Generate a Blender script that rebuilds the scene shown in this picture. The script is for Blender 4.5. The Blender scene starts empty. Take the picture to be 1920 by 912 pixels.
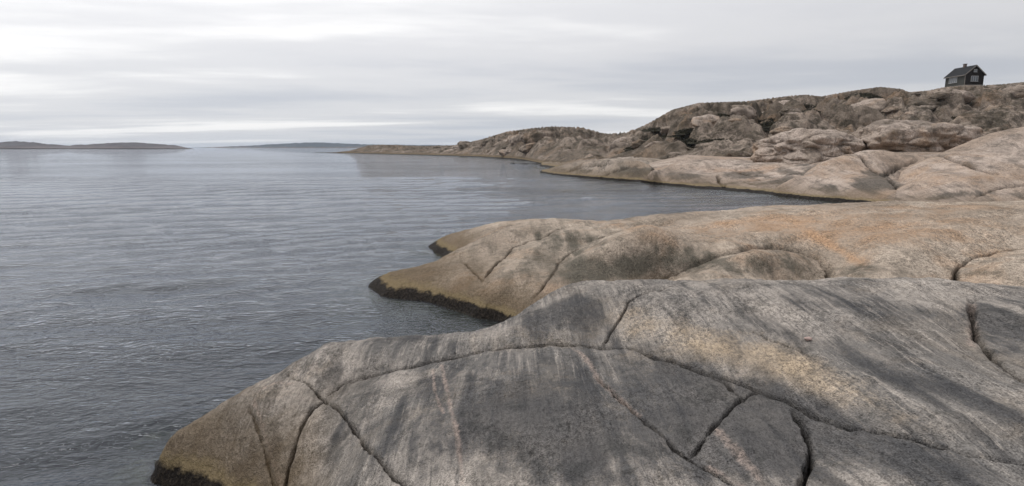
import bpy, math, random
import numpy as np
from mathutils import Vector

# ------------------------------------------------------------------ camera
F = 1120.0                      # focal length in pixels of a 1920 x 912 frame
CX, CY = 960.0, 456.0
EYE = 3.0
PITCH = math.atan((456.0 - 275.6) / F)
SP, CP = math.sin(PITCH), math.cos(PITCH)
sc = bpy.context.scene
cam_data = bpy.data.cameras.new('camera')
cam = bpy.data.objects.new('camera', cam_data)
sc.collection.objects.link(cam)
cam.location = (0, 0, EYE)
cam.rotation_euler = (math.pi / 2 - PITCH, 0, 0)
cam_data.sensor_width = 36
cam_data.lens = 36 * F / 1920
cam_data.clip_end = 60000
cam_data.clip_start = 0.05
sc.camera = cam

# ------------------------------------------------------------------ sky and sun
SUN_ROT = math.radians(-66)      # to the left of the view direction (+Y)
SUN_EL = math.radians(60)
w = bpy.data.worlds.new('World')
sc.world = w
w.use_nodes = True
nt = w.node_tree
nt.nodes.clear()


def wn(t, **k):
    n = nt.nodes.new(t)
    for a, b in k.items():
        setattr(n, a, b)
    return n


def wlink(a, b):
    nt.links.new(a, b)


out = wn('ShaderNodeOutputWorld')
bg = wn('ShaderNodeBackground')
bg.inputs['Strength'].default_value = 0.1
wlink(bg.outputs[0], out.inputs[0])
sky = wn('ShaderNodeTexSky', sky_type='NISHITA')
sky.sun_disc = False
sky.sun_elevation = SUN_EL
sky.sun_rotation = SUN_ROT
sky.air_density = 1.0
sky.dust_density = 2.0
tc = wn('ShaderNodeTexCoord')
sep = wn('ShaderNodeSeparateXYZ')
wlink(tc.outputs['Generated'], sep.inputs[0])


def wmath(op, a, b=None, clamp=False):
    n = wn('ShaderNodeMath', operation=op, use_clamp=clamp)
    for i, v in enumerate((a, b)):
        if v is None:
            continue
        if isinstance(v, (int, float)):
            n.inputs[i].default_value = v
        else:
            wlink(v, n.inputs[i])
    return n.outputs[0]


zc = wmath('MAXIMUM', sep.outputs[2], 0.0)
den = wmath('ADD', zc, 0.045)
cx = wmath('DIVIDE', sep.outputs[0], den)
cy = wmath('DIVIDE', sep.outputs[1], den)
comb = wn('ShaderNodeCombineXYZ')
wlink(cx, comb.inputs[0])
wlink(cy, comb.inputs[1])


def wnoise(scale, detail, rough, loc, dist=0.0, sx=1.0, sy=1.0, rot=0.0):
    m = wn('ShaderNodeMapping')
    m.inputs['Location'].default_value = loc
    m.inputs['Rotation'].default_value = (0, 0, rot)
    m.inputs['Scale'].default_value = (sx, sy, 1)
    wlink(comb.outputs[0], m.inputs[0])
    n = wn('ShaderNodeTexNoise')
    n.inputs['Scale'].default_value = scale
    n.inputs['Detail'].default_value = detail
    n.inputs['Roughness'].default_value = rough
    n.inputs['Distortion'].default_value = dist
    wlink(m.outputs[0], n.inputs['Vector'])
    return n.outputs[0]


n1 = wnoise(0.20, 6, 0.50, (3.1, 1.7, 0), 0.4, 0.55, 1.0, -0.12)
n2 = wnoise(0.55, 5, 0.55, (9.3, 4.2, 2), 0.3, 0.5, 1.0, -0.1)
n3 = wnoise(0.10, 3, 0.5, (1.0, 8.0, 5), 0.0, 0.6, 1.0, 0.2)


def wramp(x, stops):
    r = wn('ShaderNodeValToRGB')
    r.color_ramp.interpolation = 'EASE'
    el = r.color_ramp.elements
    el[0].position, el[0].color = stops[0][0], (*stops[0][1], 1)
    el[1].position, el[1].color = stops[-1][0], (*stops[-1][1], 1)
    for p, c in stops[1:-1]:
        e = el.new(p)
        e.color = (*c, 1)
    wlink(x, r.inputs[0])
    return r.outputs[0]


def wmix(f, a, b, mode='MIX'):
    n = wn('ShaderNodeMix', data_type='RGBA', blend_type=mode)
    for i, v in ((0, f), (6, a), (7, b)):
        if isinstance(v, (int, float)):
            n.inputs[i].default_value = v
        elif isinstance(v, tuple):
            n.inputs[i].default_value = (*v, 1)
        else:
            wlink(v, n.inputs[i])
    return n.outputs[2]


mixn = wmath('ADD', wmath('MULTIPLY', n1, 0.55), wmath('ADD', wmath('MULTIPLY', n2, 0.2), wmath('MULTIPLY', n3, 0.25)))
deck = wramp(mixn, [(0.41, (5.6, 5.75, 6.25)), (0.50, (7.2, 7.2, 7.4)), (0.57, (9.9, 9.8, 9.7))])
# thin cloud is brighter in the half of the sky where the veiled sun stands
sdir = (math.sin(SUN_ROT) * math.cos(SUN_EL), math.cos(SUN_ROT) * math.cos(SUN_EL), math.sin(SUN_EL))
dp = wn('ShaderNodeVectorMath', operation='DOT_PRODUCT')
wlink(tc.outputs['Generated'], dp.inputs[0])
dp.inputs[1].default_value = sdir
sunny = wmath('MULTIPLY_ADD', dp.outputs['Value'], 0.5)
sunny.node.inputs[2].default_value = 0.5
glow = wmath('MULTIPLY', wmath('ADD', wmath('MULTIPLY', wmath('POWER', sunny, 1.6), 0.75), 0.70), wmath('ADD', wmath('MULTIPLY', zc, 0.55), 0.93))
deckg = wn('ShaderNodeVectorMath', operation='SCALE')
wlink(deck, deckg.inputs[0])
wlink(glow, deckg.inputs['Scale'])
# a little clear air shows through low down
low = wmath('SUBTRACT', 1.0, wmath('DIVIDE', zc, 0.16), True)
thin = wmath('MULTIPLY', wmath('SUBTRACT', 0.62, mixn), 2.2, True)
gap = wmath('MULTIPLY', wmath('MULTIPLY', low, thin), 0.75, True)
skyb = wmix(1.0, sky.outputs[0], (1.0, 1.0, 1.0), 'MULTIPLY')
allsky = wmix(gap, deckg.outputs[0], (6.1, 6.9, 7.7))
final = wmix(0.05, allsky, skyb)
wlink(final, bg.inputs['Color'])

sun_data = bpy.data.lights.new('sun', 'SUN')
sun_data.energy = 1.25
sun_data.angle = math.radians(24)
sun_data.color = (1.0, 0.96, 0.90)
sun = bpy.data.objects.new('sun', sun_data)
sc.collection.objects.link(sun)
sun.rotation_euler = Vector(sdir).to_track_quat('Z', 'Y').to_euler()
sun.location = (-20, 10, 40)

sc.view_settings.view_transform = 'Standard'
sc.view_settings.look = 'None'
sc.view_settings.exposure = 0.0
sc.view_settings.gamma = 1.0
sc.render.engine = 'CYCLES'
sc.cycles.max_bounces = 5
sc.cycles.diffuse_bounces = 3
sc.cycles.transparent_max_bounces = 8
sc.cycles.use_denoising = True
sc.cycles.volume_bounces = 0

COL = sc.collection
rng = np.random.default_rng(7)
random.seed(7)


# ------------------------------------------------------------------ numeric helpers
def ray(px, py):
    u = (np.asarray(px, float) - CX) / F
    v = (np.asarray(py, float) - CY) / F
    return u, CP - v * SP, -SP - v * CP


def at(px, py, z=None, t=None):
    """A point of the place: on the sight line of a pixel, at height z or at depth t."""
    u, y, dz = ray(px, py)
    if t is None:
        t = (z - EYE) / dz
    return np.array([u * t, y * t, EYE + dz * t])


PERM = rng.permutation(512)
GR = rng.normal(size=(512, 3))
GR /= np.linalg.norm(GR, axis=1)[:, None]


def perlin2(P, seed=0):
    i = np.floor(P).astype(np.int64)
    f = (P - i).astype(np.float32)
    s = f * f * f * (f * (f * 6 - 15) + 10)
    r = 0
    for dx in (0, 1):
        wx = s[:, 0] if dx else 1 - s[:, 0]
        hx = PERM[(i[:, 0] + dx + seed * 17) & 511] + i[:, 1]
        for dy in (0, 1):
            wy = s[:, 1] if dy else 1 - s[:, 1]
            h = PERM[(hx + dy) & 511]
            r = r + wx * wy * (G2X[h] * (f[:, 0] - dx) + G2Y[h] * (f[:, 1] - dy))
    return r * 1.45


ANG = rng.uniform(0, 2 * math.pi, 512)
G2X, G2Y = np.cos(ANG).astype(np.float32), np.sin(ANG).astype(np.float32)


def perlin(P, seed=0):
    P = np.asarray(P, float)
    if len(P) > 5000 and np.ptp(P[:, 2]) < 1e-9:
        return perlin2(P[:, :2], seed)
    i = np.floor(P).astype(np.int64)
    f = P - i
    s = f * f * f * (f * (f * 6 - 15) + 10)
    r = 0
    for dx in (0, 1):
        wx = s[:, 0] if dx else 1 - s[:, 0]
        for dy in (0, 1):
            wy = s[:, 1] if dy else 1 - s[:, 1]
            for dz in (0, 1):
                wz = s[:, 2] if dz else 1 - s[:, 2]
                h = PERM[(PERM[(PERM[(i[:, 0] + dx + seed * 17) & 511] + i[:, 1] + dy) & 511] + i[:, 2] + dz) & 511]
                g = GR[h]
                r = r + wx * wy * wz * (g[:, 0] * (f[:, 0] - dx) + g[:, 1] * (f[:, 1] - dy) + g[:, 2] * (f[:, 2] - dz))
    return r * 1.5


def fbm(P, octv=4, gain=0.5, seed=0, ridged=False):
    r = 0
    a = 1.0
    for o in range(octv):
        n = perlin(P * 2.03 ** o + o * 7.3, seed + o)
        r = r + a * ((1 - 2 * np.abs(n)) if ridged else n)
        a *= gain
    return r


def cells(P, seed=0, jitter=0.85):
    """F1 and F2 distances of 2-D jittered cells."""
    P = P[:, :2]
    i = np.floor(P).astype(np.int64)
    f = P - i
    d1 = np.full(len(P), 9.0)
    d2 = np.full(len(P), 9.0)
    hid = np.zeros(len(P))
    for dx in (-1, 0, 1):
        for dy in (-1, 0, 1):
            h = PERM[(PERM[(i[:, 0] + dx + seed * 31) & 511] + i[:, 1] + dy) & 511]
            o = 0.5 + jitter * (np.stack([GR[h, 0], GR[h, 1]], 1) * 0.5)
            d = np.hypot(dx + o[:, 0] - f[:, 0], dy + o[:, 1] - f[:, 1])
            near = d < d1
            d2 = np.where(near, d1, np.minimum(d2, d))
            hid = np.where(near, h / 511.0, hid)
            d1 = np.where(near, d, d1)
    return d1, d2, hid


class TPS:
    def __init__(self, pts, smooth=1e-4):
        P = np.array(pts, float)
        self.c = P[:, :2]
        n = len(P)
        K = self._k(self.c)
        K[np.arange(n), np.arange(n)] += smooth * n
        Q = np.hstack([np.ones((n, 1)), self.c])
        A = np.zeros((n + 3, n + 3))
        A[:n, :n] = K
        A[:n, n:] = Q
        A[n:, :n] = Q.T
        b = np.zeros(n + 3)
        b[:n] = P[:, 2]
        s = np.linalg.solve(A, b)
        self.w, self.a = s[:n], s[n:]

    def _k(self, X):
        d2 = ((X[:, None, :] - self.c[None]) ** 2).sum(2)
        return 0.5 * d2 * np.log(d2 + 1e-12)

    def __call__(self, X):
        X = np.asarray(X, float)
        r = np.empty(len(X))
        for k in range(0, len(X), 40000):
            B = X[k:k + 40000]
            r[k:k + 40000] = self._k(B) @ self.w + self.a[0] + B @ self.a[1:]
        return r


def hit(tps, px, py, y0, y1):
    """First crossing of a pixel's sight line with a height surface."""
    u, y, dz = ray(px, py)
    t = np.linspace(y0, y1, 700) / y
    X = np.stack([u * t, y * t], 1)
    below = (EYE + dz * t) < tps(X)
    k = int(np.argmax(below)) if below.any() else len(t) - 1
    return X[k]


def hit_line(tps, line, y0, y1, sub=6):
    pts = []
    for (a, b) in zip(line[:-1], line[1:]):
        for s in range(sub):
            f = s / sub
            pts.append((a[0] * (1 - f) + b[0] * f, a[1] * (1 - f) + b[1] * f))
    pts.append(line[-1])
    return np.array([hit(tps, p[0], p[1], y0, y1) for p in pts])


def dist_poly(X, L, param=False):
    d = np.full(len(X), 1e9)
    tt = np.zeros(len(X))
    nseg = len(L) - 1
    for k_, (a, b) in enumerate(zip(L[:-1], L[1:])):
        ab = b - a
        l2 = max(ab @ ab, 1e-12)
        box = (X[:, 0] > min(a[0], b[0]) - 1.2) & (X[:, 0] < max(a[0], b[0]) + 1.2)
        box = np.flatnonzero(box)
        box = box[(X[box, 1] > min(a[1], b[1]) - 1.2) & (X[box, 1] < max(a[1], b[1]) + 1.2)]
        if not len(box):
            continue
        Y = X[box]
        s = np.clip(((Y - a) @ ab) / l2, 0, 1)
        dd = np.hypot(*(Y - a - s[:, None] * ab).T)
        up = dd < d[box]
        tt[box[up]] = (k_ + s[up]) / nseg
        d[box] = np.minimum(d[box], dd)
    return (d, tt) if param else d


def inside(X, poly):
    full = np.zeros(len(X), bool)
    lo, hi = poly.min(0), poly.max(0)
    sel = (X[:, 0] >= lo[0]) & (X[:, 0] <= hi[0]) & (X[:, 1] >= lo[1]) & (X[:, 1] <= hi[1])
    X = X[sel]
    r = np.zeros(len(X), bool)
    poly = poly[np.append(True, (np.abs(np.diff(poly, axis=0)).sum(1) > 1e-6))]
    n = len(poly)
    for i in range(n):
        x1, y1 = poly[i]
        x2, y2 = poly[(i + 1) % n]
        c = ((y1 > X[:, 1]) != (y2 > X[:, 1])) & (X[:, 0] < (x2 - x1) * (X[:, 1] - y1) / (y2 - y1 + 1e-15) + x1)
        r ^= c
    full[sel] = r
    return full


def project(P):
    y = P[:, 1] * CP - (P[:, 2] - EYE) * SP
    up = P[:, 1] * SP + (P[:, 2] - EYE) * CP
    return CX + F * P[:, 0] / y, CY - F * up / y


def sstep(a, b, x):
    t = np.clip((x - a) / (b - a), 0, 1)
    return t * t * (3 - 2 * t)


# ------------------------------------------------------------------ scene helpers
def tag(o, label=None, cat=None, group=None, kind=None):
    for k, v in (('label', label), ('category', cat), ('group', group), ('kind', kind)):
        if v:
            o[k] = v
    return o


def link(name, me, mat, parent=None):
    o = bpy.data.objects.new(name, me)
    COL.objects.link(o)
    if mat is not None and not me.materials:
        me.materials.append(mat)
    if parent is not None:
        o.parent = parent
        o.matrix_parent_inverse = parent.matrix_basis.inverted()
    return o


def empty(name, loc=(0, 0, 0)):
    o = bpy.data.objects.new(name, None)
    o.location = loc
    o.empty_display_size = 0.2
    COL.objects.link(o)
    return o


def np_mesh(name, V, Q, N=None, attr=None, smooth=True):
    """Mesh from vertex and quad arrays, keeping given vertex normals and a colour attribute."""
    me = bpy.data.meshes.new(name)
    me.vertices.add(len(V))
    me.vertices.foreach_set('co', np.asarray(V, np.float32).ravel())
    k = Q.shape[1]
    me.loops.add(len(Q) * k)
    me.loops.foreach_set('vertex_index', Q.astype(np.int32).ravel())
    me.polygons.add(len(Q))
    me.polygons.foreach_set('loop_start', np.arange(0, len(Q) * k, k, dtype=np.int32))
    me.polygons.foreach_set('loop_total', np.full(len(Q), k, np.int32))
    me.update(calc_edges=True)
    if smooth:
        me.polygons.foreach_set('use_smooth', np.ones(len(Q), bool))
    if attr is not None:
        a = me.attributes.new('mark', 'FLOAT_COLOR', 'POINT')
        a.data.foreach_set('color', np.asarray(attr, np.float32).ravel())
    return me


def grid_quads(nr, nc):
    i = np.arange(nr * nc).reshape(nr, nc)
    return np.stack([i[:-1, :-1], i[:-1, 1:], i[1:, 1:], i[1:, :-1]], -1).reshape(-1, 4)


def grid_normals(V, nr, nc):
    G = V.reshape(nr, nc, 3)
    du = np.gradient(G, axis=1)
    dv = np.gradient(G, axis=0)
    n = np.cross(du, dv)
    n /= np.linalg.norm(n, axis=2)[..., None] + 1e-12
    n[n[..., 2] < 0] *= -1
    return n.reshape(-1, 3)


def submesh(name, V, Q, sel, N, attr):
    q = Q[sel]
    ids, inv = np.unique(q.ravel(), return_inverse=True)
    return np_mesh(name, V[ids], inv.reshape(q.shape), None if N is None else N[ids], None if attr is None else attr[ids])


class MB:
    """Small mesh builder for boxes and polygons."""
    def __init__(self):
        self.v, self.f = [], []

    def box(self, a, b):
        x0, y0, z0 = a
        x1, y1, z1 = b
        k = len(self.v)
        self.v += [(x0, y0, z0), (x1, y0, z0), (x1, y1, z0), (x0, y1, z0), (x0, y0, z1), (x1, y0, z1), (x1, y1, z1), (x0, y1, z1)]
        self.f += [[k + i for i in q] for q in ((0, 3, 2, 1), (4, 5, 6, 7), (0, 1, 5, 4), (1, 2, 6, 5), (2, 3, 7, 6), (3, 0, 4, 7))]
        return self

    def prism(self, base, d):
        k, n = len(self.v), len(base)
        self.v += [tuple(p) for p in base] + [tuple(p[i] + d[i] for i in range(3)) for p in base]
        self.f.append([k + i for i in range(n)][::-1])
        self.f.append([k + n + i for i in range(n)])
        for i in range(n):
            j = (i + 1) % n
            self.f.append([k + i, k + j, k + n + j, k + n + i])
        return self

    def build(self, name, mat, parent=None):
        me = bpy.data.meshes.new(name)
        me.from_pydata(self.v, [], self.f)
        me.update()
        return link(name, me, mat, parent)


# ------------------------------------------------------------------ materials
def new_mat(name):
    m = bpy.data.materials.new(name)
    m.use_nodes = True
    t = m.node_tree
    t.nodes.clear()
    return m, t


class NT:
    def __init__(self, t):
        self.t = t

    def n(self, kind, **k):
        x = self.t.nodes.new(kind)
        for a, b in k.items():
            setattr(x, a, b)
        return x

    def put(self, sock, v):
        if isinstance(v, (int, float)):
            sock.default_value = v
        elif isinstance(v, tuple):
            sock.default_value = (*v, 1) if len(v) == 3 and sock.type == 'RGBA' else v
        else:
            self.t.links.new(v, sock)

    def math(self, op, a, b=None, c=None, clamp=False):
        x = self.n('ShaderNodeMath', operation=op, use_clamp=clamp)
        for i, v in enumerate((a, b, c)):
            if v is not None:
                self.put(x.inputs[i], v)
        return x.outputs[0]

    def mix(self, f, a, b, mode='MIX'):
        x = self.n('ShaderNodeMix', data_type='RGBA', blend_type=mode)
        self.put(x.inputs[0], f)
        self.put(x.inputs[6], a)
        self.put(x.inputs[7], b)
        return x.outputs[2]

    def step(self, x, lo, hi, o0=0.0, o1=1.0):
        r = self.n('ShaderNodeMapRange', interpolation_type='SMOOTHSTEP')
        self.put(r.inputs[0], x)
        for i, v in enumerate((lo, hi, o0, o1)):
            r.inputs[i + 1].default_value = v
        return r.outputs[0]

    def mapping(self, vec, scale=(1, 1, 1), rot=(0, 0, 0), loc=(0, 0, 0)):
        m = self.n('ShaderNodeMapping')
        m.inputs['Scale'].default_value = scale
        m.inputs['Rotation'].default_value = rot
        m.inputs['Location'].default_value = loc
        self.put(m.inputs[0], vec)
        return m.outputs[0]

    def noise(self, vec, scale, detail=3, rough=0.5, dist=0.0):
        x = self.n('ShaderNodeTexNoise')
        self.put(x.inputs['Vector'], vec)
        x.inputs['Scale'].default_value = scale
        x.inputs['Detail'].default_value = detail
        x.inputs['Roughness'].default_value = rough
        x.inputs['Distortion'].default_value = dist
        return x.outputs[0]

    def voronoi(self, vec, scale, feature='F1'):
        x = self.n('ShaderNodeTexVoronoi', feature=feature)
        self.put(x.inputs['Vector'], vec)
        x.inputs['Scale'].default_value = scale
        return x


def granite(name, light, mid, dark, warm=(0.42, 0.26, 0.14), k=1.0, foliation=0.35, grain=0.35, lichen=0.35,
            band=(0.20, 0.36, 0.95), bump=0.5, foldir=0.0, warmth=0.2, heath=0.0, brown=0.8, streak=0.0):
    """Granite gneiss. k scales every pattern up for rock seen from farther away. The tide line leaves black
    and ochre growth by height above the sea."""
    m, t = new_mat(name)
    g = NT(t)
    pos = g.n('ShaderNodeNewGeometry').outputs['Position']
    sp = g.n('ShaderNodeSeparateXYZ')
    g.put(sp.inputs[0], pos)
    z = sp.outputs[2]
    at_ = g.n('ShaderNodeAttribute', attribute_name='mark')
    sc_ = g.n('ShaderNodeSeparateColor')
    g.put(sc_.inputs[0], at_.outputs['Color'])
    crack, darkm, warmm, vein = sc_.outputs[0], sc_.outputs[1], sc_.outputs[2], at_.outputs['Alpha']
    big = g.noise(pos, 0.55 / k, 4, 0.55, 0.6)
    med = g.noise(pos, 2.6 / k, 4, 0.6, 0.3)
    fol = g.noise(g.mapping(pos, (5.5 / k, 0.75 / k, 3.0 / k), (0, 0, foldir)), 1.0, 4, 0.6, 0.5)
    fine = g.noise(g.mapping(pos, (1.0, 0.5, 0.8), (0, 0, foldir)), 38 / k, 3, 0.7)
    spk = g.noise(pos, 95 / k, 1, 0.6)
    pit = g.voronoi(pos, 42 / k)
    # mineral colour
    c = g.mix(g.step(big, 0.38, 0.62), mid, light)
    c = g.mix(g.math('MULTIPLY', g.step(med, 0.45, 0.7), 0.45), c, dark)
    c = g.mix(g.math('MULTIPLY', g.step(fol, 0.46, 0.66), foliation), c, dark)
    c = g.mix(g.math('MULTIPLY', g.step(fol, 0.50, 0.30), foliation * 0.5), c, light)
    if streak:
      bandn = g.noise(g.mapping(pos, (30 / k, 1.6 / k, 9.0 / k), (0, 0, foldir)), 1.0, 3, 0.6, 0.6)
      c = g.mix(g.math('MULTIPLY', g.math('MULTIPLY', g.step(bandn, 0.56, 0.64), g.step(big, 0.62, 0.45)), 0.55), c, tuple(min(1, x * 1.1) for x in light))
      c = g.mix(g.math('MULTIPLY', g.step(bandn, 0.42, 0.34), foliation * 0.8), c, dark)
    wn_ = g.step(g.noise(pos, 0.9 / k, 5, 0.65, 0.8), 0.50, 0.72)
    c = g.mix(g.math('MULTIPLY', wn_, warmth), c, warm)
    c = g.mix(g.math('MULTIPLY', g.step(g.math('ADD', warmm, g.math('ADD', g.math('MULTIPLY', g.math('SUBTRACT', fine, 0.5), 0.8), g.math('SUBTRACT', med, 0.5))), 0.12, 1.0), 0.85), c, warm)
    dm = g.step(g.math('ADD', darkm, g.math('ADD', g.math('MULTIPLY', g.math('SUBTRACT', fol, 0.5), 1.1), g.math('ADD', g.math('MULTIPLY', g.math('SUBTRACT', fine, 0.5), 0.8), g.math('MULTIPLY', g.math('SUBTRACT', g.noise(pos, 7 / k, 4, 0.7), 0.5), 0.7)))), 0.26, 0.76)
    c = g.mix(g.math('MULTIPLY', dm, 0.80), c, tuple(min(1, x * 1.35) for x in dark))
    c = g.mix(g.math('MULTIPLY', g.step(g.math('ADD', vein, g.math('MULTIPLY', g.math('ADD', g.math('SUBTRACT', fine, 0.5), g.math('SUBTRACT', med, 0.55)), 1.5)), 0.35, 1.2), 0.5), c, (0.40, 0.31, 0.26))
    # lichen crusts
    li = g.step(g.math('ADD', g.noise(pos, 5.0 / k, 6, 0.75), g.math('MULTIPLY', g.math('SUBTRACT', big, 0.5), 0.5)), 0.53, 0.63)
    c = g.mix(g.math('MULTIPLY', li, lichen), c, tuple(x * y for x, y in zip(dark, (0.75, 0.78, 0.72))))
    if heath:
        hm = g.step(g.math('ADD', g.noise(pos, 0.32, 6, 0.7, 0.5), g.math('MULTIPLY', g.math('SUBTRACT', med, 0.5), 0.4)), 0.47, 0.60)
        c = g.mix(g.math('MULTIPLY', hm, heath), c, (0.050, 0.042, 0.029))
    # grain: light feldspar and dark mica
    gr = g.math('ADD', g.math('MULTIPLY', g.step(fine, 0.34, 0.66), 0.5), g.math('MULTIPLY', g.step(spk, 0.36, 0.64), 0.5))
    ga = g.step(g.noise(pos, 1.7 / k, 3, 0.6), 0.35, 0.65, grain * 1.1, grain * 3.2)
    gv = g.math('MULTIPLY_ADD', g.math('SUBTRACT', gr, 0.5), ga, 1.0)
    gc = g.n('ShaderNodeCombineXYZ')
    for i in range(3):
        g.put(gc.inputs[i], gv)
    c = g.mix(1.0, c, gc.outputs[0], 'MULTIPLY')
    pd = g.math('MULTIPLY', g.step(pit.outputs['Distance'], 0.20, 0.10), g.step(med, 0.42, 0.55))
    c = g.mix(g.math('MULTIPLY', pd, grain * 1.4), c, tuple(x * 0.4 for x in dark))
    c = g.mix(g.math('MULTIPLY', crack, 0.92), c, (0.020, 0.017, 0.014))
    rough = g.math('ADD', 0.82, 0.0)
    # tide line
    if band:
        zz = g.math('ADD', z, g.math('MULTIPLY', g.math('SUBTRACT', g.noise(pos, 4.5 / k, 8, 0.75), 0.5), band[0] * 1.7))
        zb = g.math('ADD', z, g.math('MULTIPLY', g.math('SUBTRACT', g.noise(pos, 1.3 / k, 4, 0.6), 0.5), band[2] * 0.7))
        br = g.step(zb, band[2], band[1])
        c = g.mix(g.math('MULTIPLY', br, brown), c, g.mix(fine, (0.062, 0.043, 0.024), (0.165, 0.118, 0.070)))
        oc = g.step(zz, band[1] * 1.05, band[0] * 1.15)
        c = g.mix(g.math('MULTIPLY', oc, 0.75), c, g.mix(fine, (0.10, 0.074, 0.036), (0.29, 0.225, 0.125)))
        bl = g.step(zz, band[0] * 1.15, band[0] * 0.80)
        c = g.mix(bl, c, g.mix(g.step(fine, 0.4, 0.75), (0.009, 0.007, 0.006), (0.040, 0.032, 0.024)))
        deep = g.step(z, 0.02, -0.10)
        c = g.mix(g.math('MULTIPLY', deep, 0.8), c, g.mix(med, (0.055, 0.058, 0.030), (0.20, 0.20, 0.115)))
        rough = g.math('SUBTRACT', 0.82, g.math('MULTIPLY', bl, 0.15))
    bs = g.n('ShaderNodeBsdfPrincipled')
    g.put(bs.inputs['Base Color'], c)
    g.put(bs.inputs['Roughness'], rough)
    bs.inputs['Specular IOR Level'].default_value = 0.08
    h = g.math('ADD', g.math('MULTIPLY', fine, 1.0), g.math('MULTIPLY', spk, 0.30))
    h = g.math('ADD', h, g.math('MULTIPLY', g.noise(pos, 9 / k, 2, 0.6), 1.3))
    h = g.math('SUBTRACT', h, g.math('MULTIPLY', pd, 0.5))
    h = g.math('ADD', h, g.math('MULTIPLY', fol, 0.7))
    bp = g.n('ShaderNodeBump')
    bp.inputs['Strength'].default_value = bump
    bp.inputs['Distance'].default_value = 0.05 * k
    g.put(bp.inputs['Height'], h)
    g.put(bs.inputs['Normal'], bp.outputs[0])
    o = g.n('ShaderNodeOutputMaterial')
    g.put(o.inputs[0], bs.outputs[0])
    return m


def plain(name, col, rough=0.7, var=0.25, scale=6.0, spec=0.4, bump=0.15, stretch=(1, 1, 1)):
    m, t = new_mat(name)
    g = NT(t)
    pos = g.n('ShaderNodeNewGeometry').outputs['Position']
    n = g.noise(g.mapping(pos, stretch), scale, 5, 0.65)
    c = g.mix(n, tuple(x * (1 - var) for x in col), tuple(min(1, x * (1 + var)) for x in col))
    bs = g.n('ShaderNodeBsdfPrincipled')
    g.put(bs.inputs['Base Color'], c)
    bs.inputs['Roughness'].default_value = rough
    bs.inputs['Specular IOR Level'].default_value = spec
    bp = g.n('ShaderNodeBump')
    bp.inputs['Strength'].default_value = bump
    bp.inputs['Distance'].default_value = 0.02
    g.put(bp.inputs['Height'], n)
    g.put(bs.inputs['Normal'], bp.outputs[0])
    o = g.n('ShaderNodeOutputMaterial')
    g.put(o.inputs[0], bs.outputs[0])
    return m


def water_mat():
    m, t = new_mat('sea_water')
    g = NT(t)
    pos = g.n('ShaderNodeNewGeometry').outputs['Position']
    cd = g.n('ShaderNodeCameraData').outputs['View Distance']
    p1 = g.mapping(pos, (0.55, 1.0, 1.0), (0, 0, -0.33))
    a = g.noise(p1, 3.2, 4, 0.62, 0.4)
    b = g.noise(p1, 12.0, 2, 0.6, 0.3)
    c_ = g.noise(g.mapping(pos, (0.4, 1.0, 1.0), (0, 0, -0.2)), 0.7, 3, 0.6, 0.4)
    h = g.math('ADD', g.math('MULTIPLY', a, 0.050), g.math('MULTIPLY', b, 0.026))
    h = g.math('ADD', h, g.math('MULTIPLY', c_, 0.03))
    # gusts: patches of rougher and smoother water
    gust = g.step(g.noise(g.mapping(pos, (0.35, 1.0, 1.0), (0, 0, -0.15)), 0.07, 3, 0.55, 0.5), 0.35, 0.65, 0.55, 1.15)
    h = g.math('MULTIPLY', h, gust)
    bp = g.n('ShaderNodeBump')
    bp.inputs['Strength'].default_value = 1.0
    bp.inputs['Distance'].default_value = 1.0
    g.put(bp.inputs['Height'], h)
    fr = g.n('ShaderNodeFresnel')
    fr.inputs['IOR'].default_value = 1.33
    g.put(fr.inputs['Normal'], bp.outputs[0])
    gl = g.n('ShaderNodeBsdfGlossy')
    gl.inputs['Color'].default_value = (0.83, 0.86, 0.915, 1)
    gl.inputs['Roughness'].default_value = 0.03
    g.put(gl.inputs['Normal'], bp.outputs[0])
    tr = g.n('ShaderNodeBsdfRefraction')
    tr.inputs['IOR'].default_value = 1.33
    tr.inputs['Roughness'].default_value = 0.0
    tr.inputs['Color'].default_value = (0.9, 0.93, 0.92, 1)
    g.put(tr.inputs['Normal'], bp.outputs[0])
    mx = g.n('ShaderNodeMixShader')
    g.put(mx.inputs[0], fr.outputs[0])
    df = g.n('ShaderNodeBsdfDiffuse')          # light scattered back by the turbid water
    df.inputs['Color'].default_value = (0.040, 0.048, 0.062, 1)
    body = g.n('ShaderNodeMixShader')
    body.inputs[0].default_value = 0.22
    g.put(body.inputs[1], tr.outputs[0])
    g.put(body.inputs[2], df.outputs[0])
    g.put(mx.inputs[1], body.outputs[0])
    g.put(mx.inputs[2], gl.outputs[0])
    o = g.n('ShaderNodeOutputMaterial')
    g.put(o.inputs[0], mx.outputs[0])
    va = g.n('ShaderNodeVolumeAbsorption')
    va.inputs['Color'].default_value = (0.30, 0.46, 0.46, 1)
    va.inputs['Density'].default_value = 1.7
    g.put(o.inputs[1], va.outputs[0])
    return m


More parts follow.
